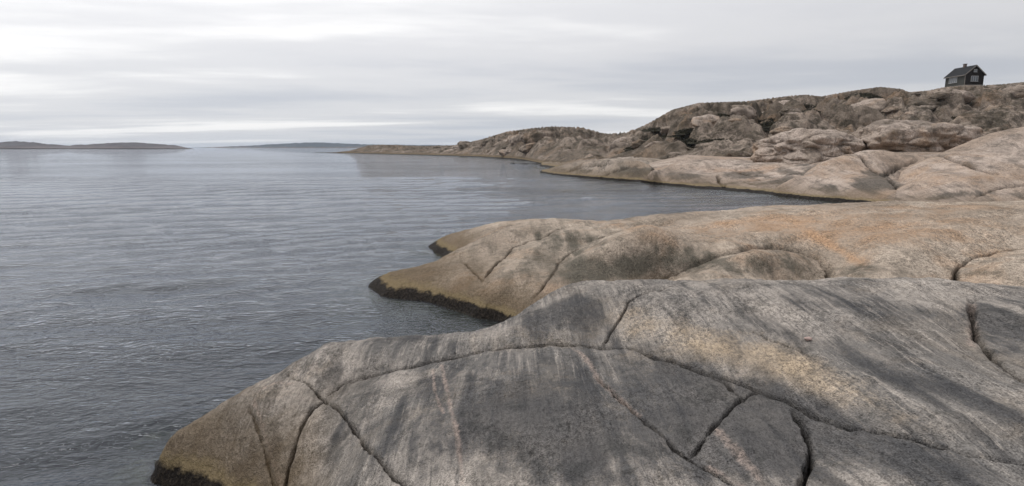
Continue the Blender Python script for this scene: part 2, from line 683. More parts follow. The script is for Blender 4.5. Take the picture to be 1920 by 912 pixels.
M_FORE = granite('granite_foreground', (0.37, 0.33, 0.292), (0.172, 0.161, 0.15), (0.045, 0.045, 0.047), (0.43, 0.335, 0.235),
                 k=1.0, foliation=0.55, grain=0.40, lichen=0.38, band=(0.17, 0.30, 0.98), bump=0.85, foldir=0.06, warmth=0.25, streak=1.0)
M_MID = granite('granite_middle', (0.43, 0.358, 0.29), (0.295, 0.24, 0.19), (0.060, 0.056, 0.045), (0.42, 0.265, 0.16),
                k=1.5, foliation=0.30, grain=0.38, lichen=0.25, band=(0.16, 0.28, 0.75), bump=0.8, foldir=0.5, warmth=0.45)
M_FAR = granite('granite_far_shore', (0.48, 0.395, 0.335), (0.36, 0.285, 0.228), (0.075, 0.066, 0.056), (0.40, 0.24, 0.14),
                k=4.0, foliation=0.35, grain=0.30, lichen=0.45, band=(0.17, 0.34, 0.95), brown=0.5, bump=0.8, foldir=1.1, warmth=0.5)
M_FAR2 = granite('granite_far_tan', (0.47, 0.385, 0.325), (0.36, 0.28, 0.22), (0.066, 0.06, 0.052), (0.40, 0.265, 0.17),
                 k=3.2, foliation=0.35, grain=0.30, lichen=0.35, band=(0.17, 0.34, 0.95), brown=0.5, bump=0.8, foldir=1.1, warmth=0.6)
M_FAR3 = granite('granite_far_grey', (0.40, 0.34, 0.285), (0.27, 0.22, 0.175), (0.065, 0.058, 0.048), (0.38, 0.25, 0.15),
                 k=4.0, foliation=0.4, grain=0.30, lichen=0.55, band=(0.17, 0.36, 1.1), brown=0.55, bump=0.8, foldir=1.1, warmth=0.3)
M_HILL = granite('granite_hill', (0.31, 0.252, 0.205), (0.155, 0.125, 0.098), (0.040, 0.034, 0.027), (0.32, 0.20, 0.115),
                 k=6.0, foliation=0.40, grain=0.35, lichen=0.6, band=(0.25, 0.45, 0.9), bump=0.9, foldir=1.2, warmth=0.45, heath=0.6)
M_WATER = water_mat()


# ------------------------------------------------------------------ the sea
def make_water():
    ys = np.concatenate([np.geomspace(2.2, 60, 430), np.geomspace(60.6, 16000, 130)])
    us = np.linspace(-1.25, 1.35, 620)
    Y, U = np.meshgrid(ys, us, indexing='ij')
    X = U * Y
    h = np.zeros_like(X)
    dy = np.gradient(ys)[:, None] * np.ones_like(X)
    dx = Y * (us[1] - us[0])
    r = np.random.default_rng(3)
    for i in range(64):
        lam = 0.16 * (22.0 ** (i / 63.0))
        ang = -math.pi / 2 + 0.30 + r.normal(0, 0.42)
        kx, ky = math.cos(ang) * 2 * math.pi / lam, math.sin(ang) * 2 * math.pi / lam
        amp = 0.0029 * lam ** 0.9 * r.uniform(0.6, 1.3)
        samp = np.abs(kx) * dx + np.abs(ky) * dy
        h += amp * np.exp(-(samp / 1.6) ** 2) * np.sin(kx * X + ky * Y + r.uniform(0, 6.28))
    P = np.stack([X.ravel() * 0.12, Y.ravel() * 0.2, np.zeros(X.size)], 1)
    h *= 0.75 + 0.6 * perlin(P, 5).reshape(X.shape)
    V = np.stack([X, Y, h], -1).reshape(-1, 3)
    Q = grid_quads(len(ys), len(us))
    n0 = len(V)
    # closed downwards, so that the water is a body with depth
    c = [(-1.25 * 2.2, 2.2), (1.35 * 2.2, 2.2), (1.35 * 16000, 16000), (-1.25 * 16000, 16000)]
    nr, nc = len(ys), len(us)
    idx = np.arange(n0).reshape(nr, nc)
    ring = np.concatenate([idx[0, :], idx[1:, -1], idx[-1, -2::-1], idx[-2:0:-1, 0]])
    Vb = V[ring].copy()
    Vb[:, 2] = -6.0
    V2 = np.vstack([V, Vb])
    b = n0 + np.arange(len(ring))
    rn = np.roll(ring, -1)
    bn = np.roll(b, -1)
    side = np.stack([ring, b, bn, rn], 1)
    k0 = n0
    Q2 = np.vstack([Q, side])
    me = bpy.data.meshes.new('sea')
    faces = Q2
    me.vertices.add(len(V2))
    me.vertices.foreach_set('co', V2.astype(np.float32).ravel())
    nl = len(faces) * 4 + len(ring)
    me.loops.add(nl)
    me.loops.foreach_set('vertex_index', np.concatenate([faces.ravel(), b[::-1]]).astype(np.int32))
    me.polygons.add(len(faces) + 1)
    me.polygons.foreach_set('loop_start', np.append(np.arange(0, len(faces) * 4, 4), len(faces) * 4).astype(np.int32))
    me.polygons.foreach_set('loop_total', np.append(np.full(len(faces), 4), len(ring)).astype(np.int32))
    me.update(calc_edges=True)
    sm = np.zeros(len(faces) + 1, bool)
    sm[:len(Q)] = True
    me.polygons.foreach_set('use_smooth', sm)
    o = link('sea', me, M_WATER)
    tag(o, 'calm grey-blue sea with small wind ripples', kind='structure')
    sb = MB()
    sb.v = [(-21000, 0.5, -5.0), (23000, 0.5, -5.0), (23000, 15900, -5.0), (-21000, 15900, -5.0)]
    sb.f = [[0, 1, 2, 3]]
    s = sb.build('seabed', plain('seabed_mud', (0.035, 0.042, 0.045), 0.9, 0.3, 0.4))
    tag(s, 'dark seabed under the grey sea', kind='structure')


make_water()


# ------------------------------------------------------------------ rock surfaces
def rock_surface(tps, u0, u1, nu, y0, y1, ny, detail, cracks=(), zfloor=-2.5, marks=None, post=None, crest=None):
    """Sampled height surface: vertices, quads, normals, mark attribute."""
    us = np.linspace(u0, u1, nu)
    ys = np.geomspace(y0, y1, ny)
    Y, U = np.meshgrid(ys, us, indexing='ij')
    X = np.stack([(U * Y).ravel(), Y.ravel()], 1)
    # the smooth base is evaluated on every fourth row and column and interpolated
    ci, cj = np.unique(np.append(np.arange(0, ny, 4), ny - 1)), np.unique(np.append(np.arange(0, nu, 4), nu - 1))
    zc_ = tps(np.stack([(U * Y)[np.ix_(ci, cj)].ravel(), Y[np.ix_(ci, cj)].ravel()], 1)).reshape(len(ci), len(cj))
    rows = np.array([np.interp(np.arange(nu), cj, r_) for r_ in zc_])
    k0 = np.clip(np.searchsorted(ci, np.arange(ny), 'right') - 1, 0, len(ci) - 2)
    fr = ((np.arange(ny) - ci[k0]) / (ci[k0 + 1] - ci[k0]))[:, None]
    z = (rows[k0] * (1 - fr) + rows[k0 + 1] * fr)
    ker = np.array([1, 2, 3, 2, 1.]) / 9
    zp = np.pad(z, 2, mode='reflect', reflect_type='odd')
    zp = sum(ker[q] * zp[q:q + ny] for q in range(5))
    z = sum(ker[q] * zp[:, q:q + nu] for q in range(5)).ravel()
    if crest is not None:
        z = crest(X, z, ny, nu, us, ys)
    z0 = z.copy()
    P = np.column_stack([X, np.zeros(len(X))])
    mark = np.zeros((len(X), 4))
    z = z + detail(P, z)
    for line, wid, dep, sh, shw in cracks:
        wid, dep = wid * .8, dep * 1.2
        d, tt = dist_poly(X, line, True)
        near = d < 1.2
        ends = .35 + .65 * sstep(0, .14, tt[near]) * sstep(1, .86, tt[near])
        wob = (perlin(P[near] * (0.35 / wid) ** 0.6, 11) + .6 * perlin(P[near] * 2.4 * (0.35 / wid) ** 0.6, 12)) * wid * 1.0
        dd = np.abs(d[near] + wob * (d[near] < 6 * wid))
        var = (0.7 + 0.7 * np.clip(0.5 + perlin(P[near] * 1.7, 13), 0, 1)) * ends
        z[near] -= dep * var * np.exp(-(dd / wid) ** 2) + sh * np.exp(-(d[near] / shw) ** 2)
        mark[near, 0] = np.maximum(mark[near, 0], np.exp(-(dd / (wid * 1.0)) ** 2) * np.clip(var, 0, 1))
    z = np.maximum(z, zfloor)
    V = np.column_stack([X, z])
    if post is not None:
        V = post(V)
    if marks is not None:
        marks(V, X, mark)
    Q = grid_quads(ny, nu)
    N = grid_normals(V, ny, nu)
    return V, Q, N, mark


def crest_fix(target, width=0.9, y_lo=None, gain=1.0):
    """Shift the surface smoothly near its far brow so that the brow runs where it should."""
    tp = np.array(target, float)

    def fn(X, z, ny, nu, us, ys):
        Z = z.reshape(ny, nu).copy()
        Yg = X[:, 1].reshape(ny, nu)
        for _ in range(3):
            el = (Z - EYE) / Yg
            if y_lo is not None:
                el = np.where(Yg < y_lo, -9, el)
            k = el.argmax(0)
            cols = np.arange(nu)
            yb = Yg[k, cols]
            zb = Z[k, cols]
            px, py = project(np.stack([X[:, 0].reshape(ny, nu)[k, cols], yb, zb], 1))
            want = np.interp(px, tp[:, 0], tp[:, 1])
            ok = (px >= tp[0, 0]) & (px <= tp[-1, 0])
            dz = np.where(ok, (py - want) / F * yb, 0) * gain
            dz = np.clip(dz, -0.6, 0.6) if yb.mean() < 30 else dz
            ker = np.hanning(25)
            ker /= ker.sum()
            dz = np.convolve(np.pad(dz, 12, mode='edge'), ker, 'valid')
            wgt = np.exp(-((Yg - yb[None]) / (width * yb.mean() / 6)) ** 2)
            wgt = np.where(Yg > yb[None], np.maximum(wgt, np.exp(-((Yg - yb[None]) / (2 * width * yb.mean() / 6)) ** 2)), wgt)
            Z += dz[None] * wgt
        return Z.ravel()
    return fn


def soft_detail(a1, a2, a3, s=1.0, seed=0):
    def fn(P, z):
        n = a1 * fbm(P * (0.7 / s), 3, 0.5, seed) + a2 * fbm(P * (3.1 / s), 3, 0.5, seed + 3) + a3 * fbm(P * (14 / s), 2, 0.55, seed + 6)
        return n
    return fn


def blob(px, py, cx, cy, rx, ry, rot=0.0):
    c, s = math.cos(rot), math.sin(rot)
    dx, dy = px - cx, py - cy
    a = (dx * c + dy * s) / rx
    b = (-dx * s + dy * c) / ry
    return np.exp(-(a * a + b * b))


def knob_mesh(seed, n=28, m=44, flat=.75):
    th = np.linspace(0.02, math.pi - .02, n)
    ph = np.linspace(0, 2 * math.pi, m, endpoint=False)
    T, PH = np.meshgrid(th, ph, indexing='ij')
    D = np.stack([np.sin(T) * np.cos(PH), np.sin(T) * np.sin(PH), np.cos(T)], -1).reshape(-1, 3)
    r = 1 + .26 * perlin(D * 1.2 + seed * 3.1, seed) + .13 * perlin(D * 2.7 + seed, seed + 1) + .06 * perlin(D * 6.5, seed + 2)
    rd = 1 - np.abs(perlin(D * 2.2 + 5 + seed, seed + 3)) * 2
    r -= .12 * np.clip(rd - .72, 0, 1) * 2
    V = D * r[:, None]
    i = np.arange(n * m).reshape(n, m)
    j = np.roll(i, -1, axis=1)
    Qk = np.stack([i[:-1], i[1:], j[1:], j[:-1]], -1).reshape(-1, 4)
    return np_mesh('rock_knob', V, Qk, None, np.zeros((len(V), 4)))


# ---- foreground outcrop
fg_crest = [(303, 860), (318, 822), (360, 790), (430, 748), (520, 700), (575, 668), (620, 646), (680, 638), (760, 632), (860, 625),
            (900, 617), (940, 603), (980, 581), (1020, 554), (1060, 534), (1110, 527), (1200, 524), (1300, 523), (1450, 526),
            (1600, 525), (1700, 524), (1800, 527), (1920, 536), (2100, 545), (2300, 552)]
fg_cz = [.22, .38, .48, .60, .76, .90, .98, 1.0, 1.0, 1.0, 1.02, 1.08, 1.20, 1.32, 1.42, 1.47, 1.52, 1.56, 1.58, 1.62, 1.66, 1.68, 1.68, 1.70, 1.70]
pts = []
for (px, py), z in zip(fg_crest, fg_cz):
    p = at(px, py, z)
    pts.append(p)
    if px >= 600:
        d = p[:2] / np.linalg.norm(p[:2])
        pts.append((p[0] + d[0] * .45, p[1] + d[1] * .45, z - .22))
        far = -0.7 if px < 1100 else -0.2
        pts.append((p[0] + d[0] * 1.5, p[1] + d[1] * 1.5, far))
    else:
        d = np.array([-0.72, 0.70])
        pts.append((p[0] + d[0] * .25, p[1] + d[1] * .25, z - .22))
        pts.append((p[0] + d[0] * .9, p[1] + d[1] * .9, -0.75))
for px, py, z in [(305, 905, .03), (400, 912, .12), (480, 905, .27), (540, 905, .42), (600, 912, .60), (450, 850, .42), (540, 820, .64), (600, 740, .86),
                  (700, 820, .96), (700, 912, .90), (640, 700, .93), (800, 750, 1.10), (900, 700, 1.17), (900, 850, 1.15), (1000, 912, 1.18), (800, 672, 1.03),
                  (860, 660, 1.06), (1000, 640, 1.20), (1100, 632, 1.25), (1150, 640, 1.27), (1200, 740, 1.30), (1090, 600, 1.29), (1200, 580, 1.45),
                  (1300, 685, 1.36), (1300, 850, 1.32), (1430, 715, 1.41), (1420, 620, 1.53), (1500, 750, 1.41), (1600, 900, 1.40), (1700, 750, 1.52),
                  (1600, 620, 1.59), (1850, 620, 1.60), (1850, 850, 1.50), (2200, 700, 1.6), (2200, 912, 1.5)]:
    pts.append(at(px, py, z))
pts += [tuple(at(278, 845, -.22)), tuple(at(262, 895, -.3)), (-5, 4.5, -1.4), (-6, 7, -1.5), (-5, 2.5, -1.4), (-4.6, 6, -1.4), (-8, 8, -1.5), (-8, 5, -1.5), (-3.9, 4.4, -.8), (-2.9, 3.4, -.8), (-2.0, 3.5, -.02), (-1.45, 3.0, .25), (-2.4, 2, -.8), (-2, .8, -.8), (-1.2, 2, .3), (-.5, 2, .9), (0, 1, 1.25), (1.5, 1, 1.42),
        (4, 1, 1.5), (6, 3, 1.55), (8, 4, 1.6)]
fg = TPS(pts, 2e-5)

H = lambda L, s=6: hit_line(fg, L, 2.0, 9.0, s)
fg_lines = {
    'seam': [(648, 698), (700, 690), (780, 674), (860, 658), (940, 644), (1030, 633), (1120, 634), (1200, 650), (1300, 682), (1380, 704), (1430, 715), (1480, 735), (1540, 768), (1600, 790), (1700, 812), (1800, 838), (1930, 860)],
    'seam_w': [(610, 722), (648, 698)],
    'left': [(607, 730), (585, 752), (565, 790), (552, 830), (540, 870), (530, 920)],
    'leftdiag': [(540, 697), (580, 712), (607, 730), (640, 765), (680, 815), (720, 860), (780, 915)],
    'pinkedge': [(466, 757), (480, 790), (500, 850), (520, 920)],
    'toneup': [(1128, 634), (1150, 606), (1170, 578), (1178, 560), (1205, 543), (1270, 530)],
    'diag': [(1120, 700), (1165, 742), (1215, 785), (1270, 828), (1330, 868), (1400, 915)],
    'cross': [(1293, 838), (1330, 800), (1370, 755), (1390, 735), (1425, 716)],
    'loop': [(1488, 752), (1510, 780), (1522, 815), (1520, 850), (1505, 890), (1495, 920)],
    'rightc': [(1822, 548), (1826, 590), (1832, 625), (1870, 665), (1925, 698)],
    'midfaint': [(1400, 620), (1470, 650), (1520, 668)],
    'thin': [(1300, 682), (1360, 705), (1400, 740)],
}
fgw = {k: H(v) for k, v in fg_lines.items()}
fg_cracks = [
    (fgw['seam'], .016, .075, .045, .30), (fgw['seam'][2:34], .026, .06, .02, .10), (fgw['seam_w'], .008, .02, .01, .1), (fgw['left'], .014, .085, .045, .24), (fgw['leftdiag'], .013, .05, .05, .26),
    (fgw['pinkedge'], .014, .035, .02, .08), (fgw['toneup'], .015, .065, .035, .26), (fgw['diag'], .011, .06, .03, .20),
    (fgw['cross'], .014, .055, .035, .18), (fgw['loop'], .016, .09, .04, .2), (fgw['rightc'], .026, .08, .06, .28), (fgw['midfaint'], .006, .012, .0, .1),
    (fgw['thin'], .012, .03, .01, .08)]
fg_veins = [(H([(826, 675), (835, 715), (845, 765), (858, 820), (868, 900)]), .028), (H([(812, 690), (815, 735), (832, 775)]), .022),
            (H([(1075, 645), (1105, 680), (1130, 712), (1200, 770)]), .035), (H([(476, 748), (490, 790), (510, 850), (530, 915)]), .022),
            (H([(1340, 790), (1400, 860), (1440, 905)]), .045), (H([(1330, 860), (1400, 905)]), .03), (H([(1822, 552), (1826, 600), (1822, 640)]), .05),
            (H([(490, 728), (520, 715), (545, 712)]), .05)]


def fg_marks(V, X, mk):
    px, py = project(V)
    warp = 22 * perlin(np.column_stack([X * 1.3, V[:, 2]]), 21)
    px, py = px + warp * 2, py + warp
    front = 1.0
    dk = 0.95 * blob(px, py, 1020, 800, 330, 130, .1) + .6 * blob(px, py, 1290, 720, 150, 60, .5) + .85 * blob(px, py, 1080, 590, 90, 38, -.4)
    dk += .9 * blob(px, py, 1420, 820, 130, 90) + .75 * blob(px, py, 1700, 860, 260, 60, .35) + .5 * blob(px, py, 1650, 690, 330, 22, .33)
    dk += .4 * blob(px, py, 1850, 760, 220, 30, .38) + .55 * blob(px, py, 1620, 575, 260, 26, .15) + .7 * blob(px, py, 1890, 620, 70, 80) + .3 * blob(px, py, 640, 830, 130, 90)
    dk += .5 * blob(px, py, 760, 645, 120, 14)
    mk[:, 1] = np.clip(dk, 0, 1)
    wm = .55 * blob(px, py, 1300, 640, 230, 40, .25) + .5 * blob(px, py, 1560, 730, 190, 40, .4) + .35 * blob(px, py, 520, 730, 60, 20, -.3) + .3 * blob(px, py, 600, 665, 80, 16, -.5)
    mk[:, 2] = np.clip(wm, 0, 1)
    for L, wd in fg_veins:
        d = dist_poly(X, L)
        mk[:, 3] = np.maximum(mk[:, 3], np.exp(-(d / wd) ** 2))


def fg_detail(P, z):
    n = soft_detail(.024, .013, .005, 1.0, 1)(P, z)
    # foliation ribs running away from the viewer
    R = np.column_stack([P[:, 0] * 6.0 + P[:, 1] * .35, P[:, 1] * .9, P[:, 2]])
    n += .011 * fbm(R, 3, .55, 9)
    return n * sstep(-.3, .4, z) + .013 * np.abs(perlin(P * 22, 77)) * sstep(.32, .2, z) + .008 * perlin(P * 45, 78) * sstep(.3, .2, z)


V, Q, N, MK = rock_surface(fg, -0.95, 1.28, 1060, 1.3, 9.0, 560, fg_detail, fg_cracks, -2.2, fg_marks, crest=crest_fix(fg_crest[6:], .8, 4.0))
fo = empty('granite_outcrop', (0, 3.2, 0.0))
tag(fo, 'largest outcrop, smooth grey granite split into slabs by dark curved cracks', 'rock outcrop')
fc = V[Q].mean(1)[:, :2]
w_ = fgw


def cat(*a):
    return np.vstack(a)


WP = lambda *a: np.array([hit(fg, x, y, 1.4, 9.0) for x, y in a])
far_e = np.array([[9, 9.5], [-6, 9.5]])
seam_all = cat(fgw['seam_w'], fgw['seam'])
regions = [
    ('foreground tip slab, brown above the black tide line', cat(WP((466, 757)), fgw['pinkedge'], np.array([[-1.6, 1.0], [-6, 1.0], [-6, 9.5]]), WP((500, 712)))),
    ('narrow grey slab with a pink left edge', cat(fgw['pinkedge'][::-1], WP((500, 722), (540, 697)), fgw['leftdiag'][:12], fgw['left'])),
    ('small triangular grey slab between two cracks', cat(fgw['left'][::-1], fgw['leftdiag'][12:])),
    ('dark four-sided slab between seam and diagonal crack', cat(fgw['diag'][:14], fgw['cross'], fgw['seam'][30:60][::-1], WP((1072, 640)))),
    ('dark oval slab ringed by a curved crack', cat(fgw['cross'][::-1], fgw['diag'][14:], WP((1490, 911)), fgw['loop'][::-1], fgw['seam'][62:66][::-1])),
    ('dark slab at the lower right with diagonal streaks', cat(fgw['loop'], np.array([[1.0, 1.0], [9, 1.0]]), fgw['seam'][::-1][:36])),
    ('pale saddle slab beside the water', cat(seam_all, fgw['toneup'][::1][:1])[0:0] if False else cat(fgw['leftdiag'][:12][::-1], np.array([[-6, 9.5], [1.55, 9.5]]), fgw['toneup'][::-1], fgw['seam'][:36][::-1], fgw['seam_w'][::-1])),
    ('big speckled slab with beige and dark bands', cat(fgw['toneup'], np.array([[2.0, 9.5], [8.0, 9.5]]), fgw['rightc'][:1], fgw['rightc'], np.array([[9.5, 3.2]]), fgw['seam'][36:][::-1])),
    ('dark grey slab at the right edge beyond a jagged crack', cat(fgw['rightc'], np.array([[12, 4], [12, 9.5], [8.0, 9.5]]))),
]
lab = np.full(len(Q), -1)
for i, (nm, poly) in enumerate(regions):
    s = (lab < 0) & inside(fc, poly)
    lab[s] = i
for i in range(-1, len(regions)):
    s = lab == i
    if s.sum() < 50:
        continue
    pn = {-1: 'rock_dome', 0: 'rock_tip', 2: 'rock_wedge', 6: 'rock_saddle'}.get(i, 'rock_slab')
    o = link(pn, submesh(pn, V, Q, s, N, MK), M_FORE, fo)
    o['label'] = regions[i][0] if i >= 0 else 'broad grey central slab with pink vertical veins'

# a small loose stone lying on the outcrop
def loose_stone(px, py, size):
    p = hit(fg, px, py, 2.0, 9.0)
    me = knob_mesh(91, 14, 20)
    me.materials.append(plain('pink_feldspar', (.36, .265, .235), .8, .25, 30, .3, .4))
    o = link('loose_stone', me, None)
    o.location = (p[0], p[1], float(fg(np.array([p]))[0]) + size * .3)
    o.scale = (size * 1.5, size, size * .7)
    tag(o, 'tiny loose pinkish stone lying on the speckled slab of the largest outcrop', 'stone')


loose_stone(1515, 637, .02)

# added unseen rock rising behind the viewpoint, blocks low sky light from there
def back_ground():
    xs = np.linspace(-60, 120, 91)
    ys = -np.geomspace(.01, 120, 60) + 1.36
    Yb, Xb = np.meshgrid(ys, xs, indexing='ij')
    d = 1.36 - Yb
    Zb = 1.2 + .10 * d + .35 * fbm(np.stack([Xb.ravel() * .12, Yb.ravel() * .12, 0 * Xb.ravel()], 1), 3, .5, 15).reshape(Xb.shape) * np.clip(d / 6, 0, 1)
    Zb = Zb - 3.5 * sstep(-1.0, -9.0, Xb)
    Vb = np.stack([Xb, Yb, Zb], -1).reshape(-1, 3)
    o = link('sky_block_ground', np_mesh('sky_block_ground', Vb, grid_quads(*Xb.shape)), M_FORE)
    tag(o, 'added bare rock rising unseen behind the viewpoint to block low sky light', kind='structure')


back_ground()

# ---- middle promontory
md_crest = [(832, 478), (847, 453), (873, 432), (907, 422), (953, 415), (990, 412), (1073, 412), (1123, 413), (1157, 411), (1207, 406), (1273, 402),
            (1400, 390), (1480, 385), (1640, 380), (1780, 379), (1920, 378), (2100, 376), (2300, 374)]
md_cz = [.03, .30, .55, .70, .85, .93, .98, 1.0, 1.02, 1.08, 1.15, 1.32, 1.40, 1.50, 1.56, 1.60, 1.70, 1.75]
pts = []
for (px, py), z in zip(md_crest, md_cz):
    p = at(px, py, z)
    pts.append(p)
    d = p[:2] / np.linalg.norm(p[:2])
    if px < 880:
        d = np.array([-.75, .66])
    pts.append((p[0] + d[0] * .8, p[1] + d[1] * .8, z - .22))
    pts.append((p[0] + d[0] * 3.2, p[1] + d[1] * 3.2, -1.0 if px < 1700 else -.4))
for px, py, z in [(692, 538, 0), (717, 557, 0), (767, 563, 0), (827, 574, 0), (873, 587, 0), (927, 601, 0), (717, 517, .14), (737, 510, .22), (750, 520, .24), (793, 533, .22), (840, 553, .2),
                  (907, 573, .2), (963, 590, .22), (800, 503, .36), (833, 488, .46), (853, 473, .52), (880, 457, .62), (907, 447, .70), (850, 470, .53),
                  (900, 540, .40), (900, 500, .56), (1000, 560, .52), (1000, 500, .70), (1000, 450, .85), (1100, 520, .72), (1100, 470, .90), (1100, 430, .98),
                  (1150, 470, 1.06), (1150, 520, .66), (1230, 500, .74), (1230, 460, 1.13), (1300, 450, 1.16), (1300, 425, 1.2), (1300, 520, .86), (1450, 452, 1.2), (1450, 425, 1.3), (1450, 520, .72), (1440, 485, 1.04),
                  (1565, 480, 1.06), (1560, 520, .86), (1650, 450, 1.40), (1650, 520, 1.1), (1800, 440, 1.50), (1790, 490, 1.24), (1800, 520, 1.1), (1900, 460, 1.42),
                  (1900, 520, 1.2), (2200, 450, 1.6), (2200, 520, 1.3)]:
    pts.append(at(px, py, z))
for px, py in [(692, 538), (717, 557), (767, 563), (827, 574), (873, 587), (927, 601)]:
    p = at(px, py, 0)
    d = np.array([-.5, -.85]) if px > 720 else np.array([-.95, -.3])
    pts.append((p[0] + d[0] * .35, p[1] + d[1] * .35, -.35))
    pts.append((p[0] + d[0] * 1.6, p[1] + d[1] * 1.6, -1.1))
# the seaward side between the two noses
for px, py in [(735, 512), (790, 503), (826, 492)]:
    p = at(px, py, .2)
    pts.append((p[0] - .55, p[1] + .85, -.4))
    pts.append((p[0] - 1.3, p[1] + 1.9, -1.0))
pts += [(.6, 9.2, -.3), (2, 8.3, .0), (3.5, 7.8, .1), (6.5, 7.3, .35), (9.5, 6.6, .5), (1.5, 6.8, -.8), (5, 6.2, -.6)]
md = TPS(pts, 2e-5)
Hm = lambda L, s=6: hit_line(md, L, 7.5, 22.0, s)
md_lines = {
    'oval': [(1210, 523), (1250, 500), (1300, 478), (1350, 460), (1400, 450), (1450, 447), (1500, 452), (1535, 468), (1553, 488), (1558, 522)],
    'right': [(1795, 524), (1793, 490), (1815, 474), (1855, 461), (1925, 450)],
    'rightb': [(1700, 521), (1760, 518), (1795, 508)],
    'a': [(1165, 424), (1120, 437), (1075, 458), (1050, 480), (1030, 510), (1003, 545)],
    'b': [(1240, 418), (1165, 430), (1100, 440)],
    'c': [(1010, 432), (960, 455), (945, 473), (925, 490), (905, 512)],
    'd': [(1010, 432), (1060, 422), (1110, 418)],
    'e': [(870, 490), (905, 512)],
}
mdw = {k: Hm(v) for k, v in md_lines.items()}
md_cracks = [(mdw['oval'], .034, .14, .20, .42), (mdw['right'], .035, .14, .14, .42), (mdw['rightb'], .03, .08, .03, .2), (mdw['a'][8:], .030, .06, .14, .45),
             (mdw['b'], .03, .07, .09, .4), (mdw['c'], .030, .10, .13, .45), (mdw['d'], .03, .04, .08, .4), (mdw['e'], .025, .05, .02, .2)]


def md_marks(V, X, mk):
    px, py = project(V)
    wv = 9 * perlin(np.column_stack([X * .8, V[:, 2]]), 23)
    px, py = px + 2 * wv, py + wv
    dk = .50 * blob(px, py, 1020, 490, 130, 60) + .8 * blob(px, py, 1180, 500, 120, 28, -.15) + .62 * blob(px, py, 1420, 495, 140, 36) + .5 * blob(px, py, 1080, 445, 60, 14) + .6 * blob(px, py, 1620, 508, 50, 18) + .45 * blob(px, py, 1860, 515, 120, 14)
    mk[:, 1] = np.clip(dk, 0, 1)
    wm = .6 * blob(px, py, 1570, 468, 75, 9, .55) + .55 * blob(px, py, 1650, 430, 320, 42) + .4 * blob(px, py, 1400, 420, 160, 14, -.1) + .5 * blob(px, py, 1620, 490, 30, 16) + .5 * blob(px, py, 1850, 480, 60, 14)
    mk[:, 2] = np.clip(wm, 0, 1)


def md_detail(P, z):
    n = soft_detail(.055, .024, .009, 1.5, 4)(P, z)
    return n * sstep(-.2, .5, z) + (.022 * np.abs(perlin(P * 12, 77)) + .010 * perlin(P * 25, 78)) * sstep(.3, .2, z)


OVAL = np.vstack([mdw['oval'], [[5.4, 7.4], [2.0, 7.4]]])


def md_post(V):
    ins = inside(V[:, :2], OVAL)
    d = dist_poly(V[:, :2], mdw['oval'])
    out_ = ~ins & (d < 1.1)      # the slab behind stands a little proud of the dome
    V[out_, 2] += .07 * sstep(.03, .10, d[out_]) * sstep(1.1, .4, d[out_])
    return V


V, Q, N, MK = rock_surface(md, -0.32, 1.15, 900, 6.4, 22.0, 430, md_detail, md_cracks, -2.2, md_marks, post=md_post, crest=crest_fix(md_crest[4:], .6, 13.0))
mo = empty('granite_promontory', (4, 12, 0))
tag(mo, 'tan granite promontory with a black tide line reaching left into the water', 'rock outcrop')
fc = V[Q].mean(1)[:, :2]
md_regions = [('rounded olive-grey oval dome ringed by a crack', cat(mdw['oval'], np.array([[5.4, 7.4], [2.0, 7.4]]))),
              ('tan slab at the right edge below a curved crack', cat(mdw['right'], np.array([[13, 10], [13, 6.5], [6.6, 6.5]])))]
lab = np.full(len(Q), -1)
for i, (nm, poly) in enumerate(md_regions):
    lab[(lab < 0) & inside(fc, poly)] = i
for i in range(-1, len(md_regions)):
    pn = {-1: 'rock_body', 0: 'rock_dome'}.get(i, 'rock_slab')
    o = link(pn, submesh(pn, V, Q, lab == i, N, MK), M_MID, mo)
    if i >= 0:
        o['label'] = md_regions[i][0]


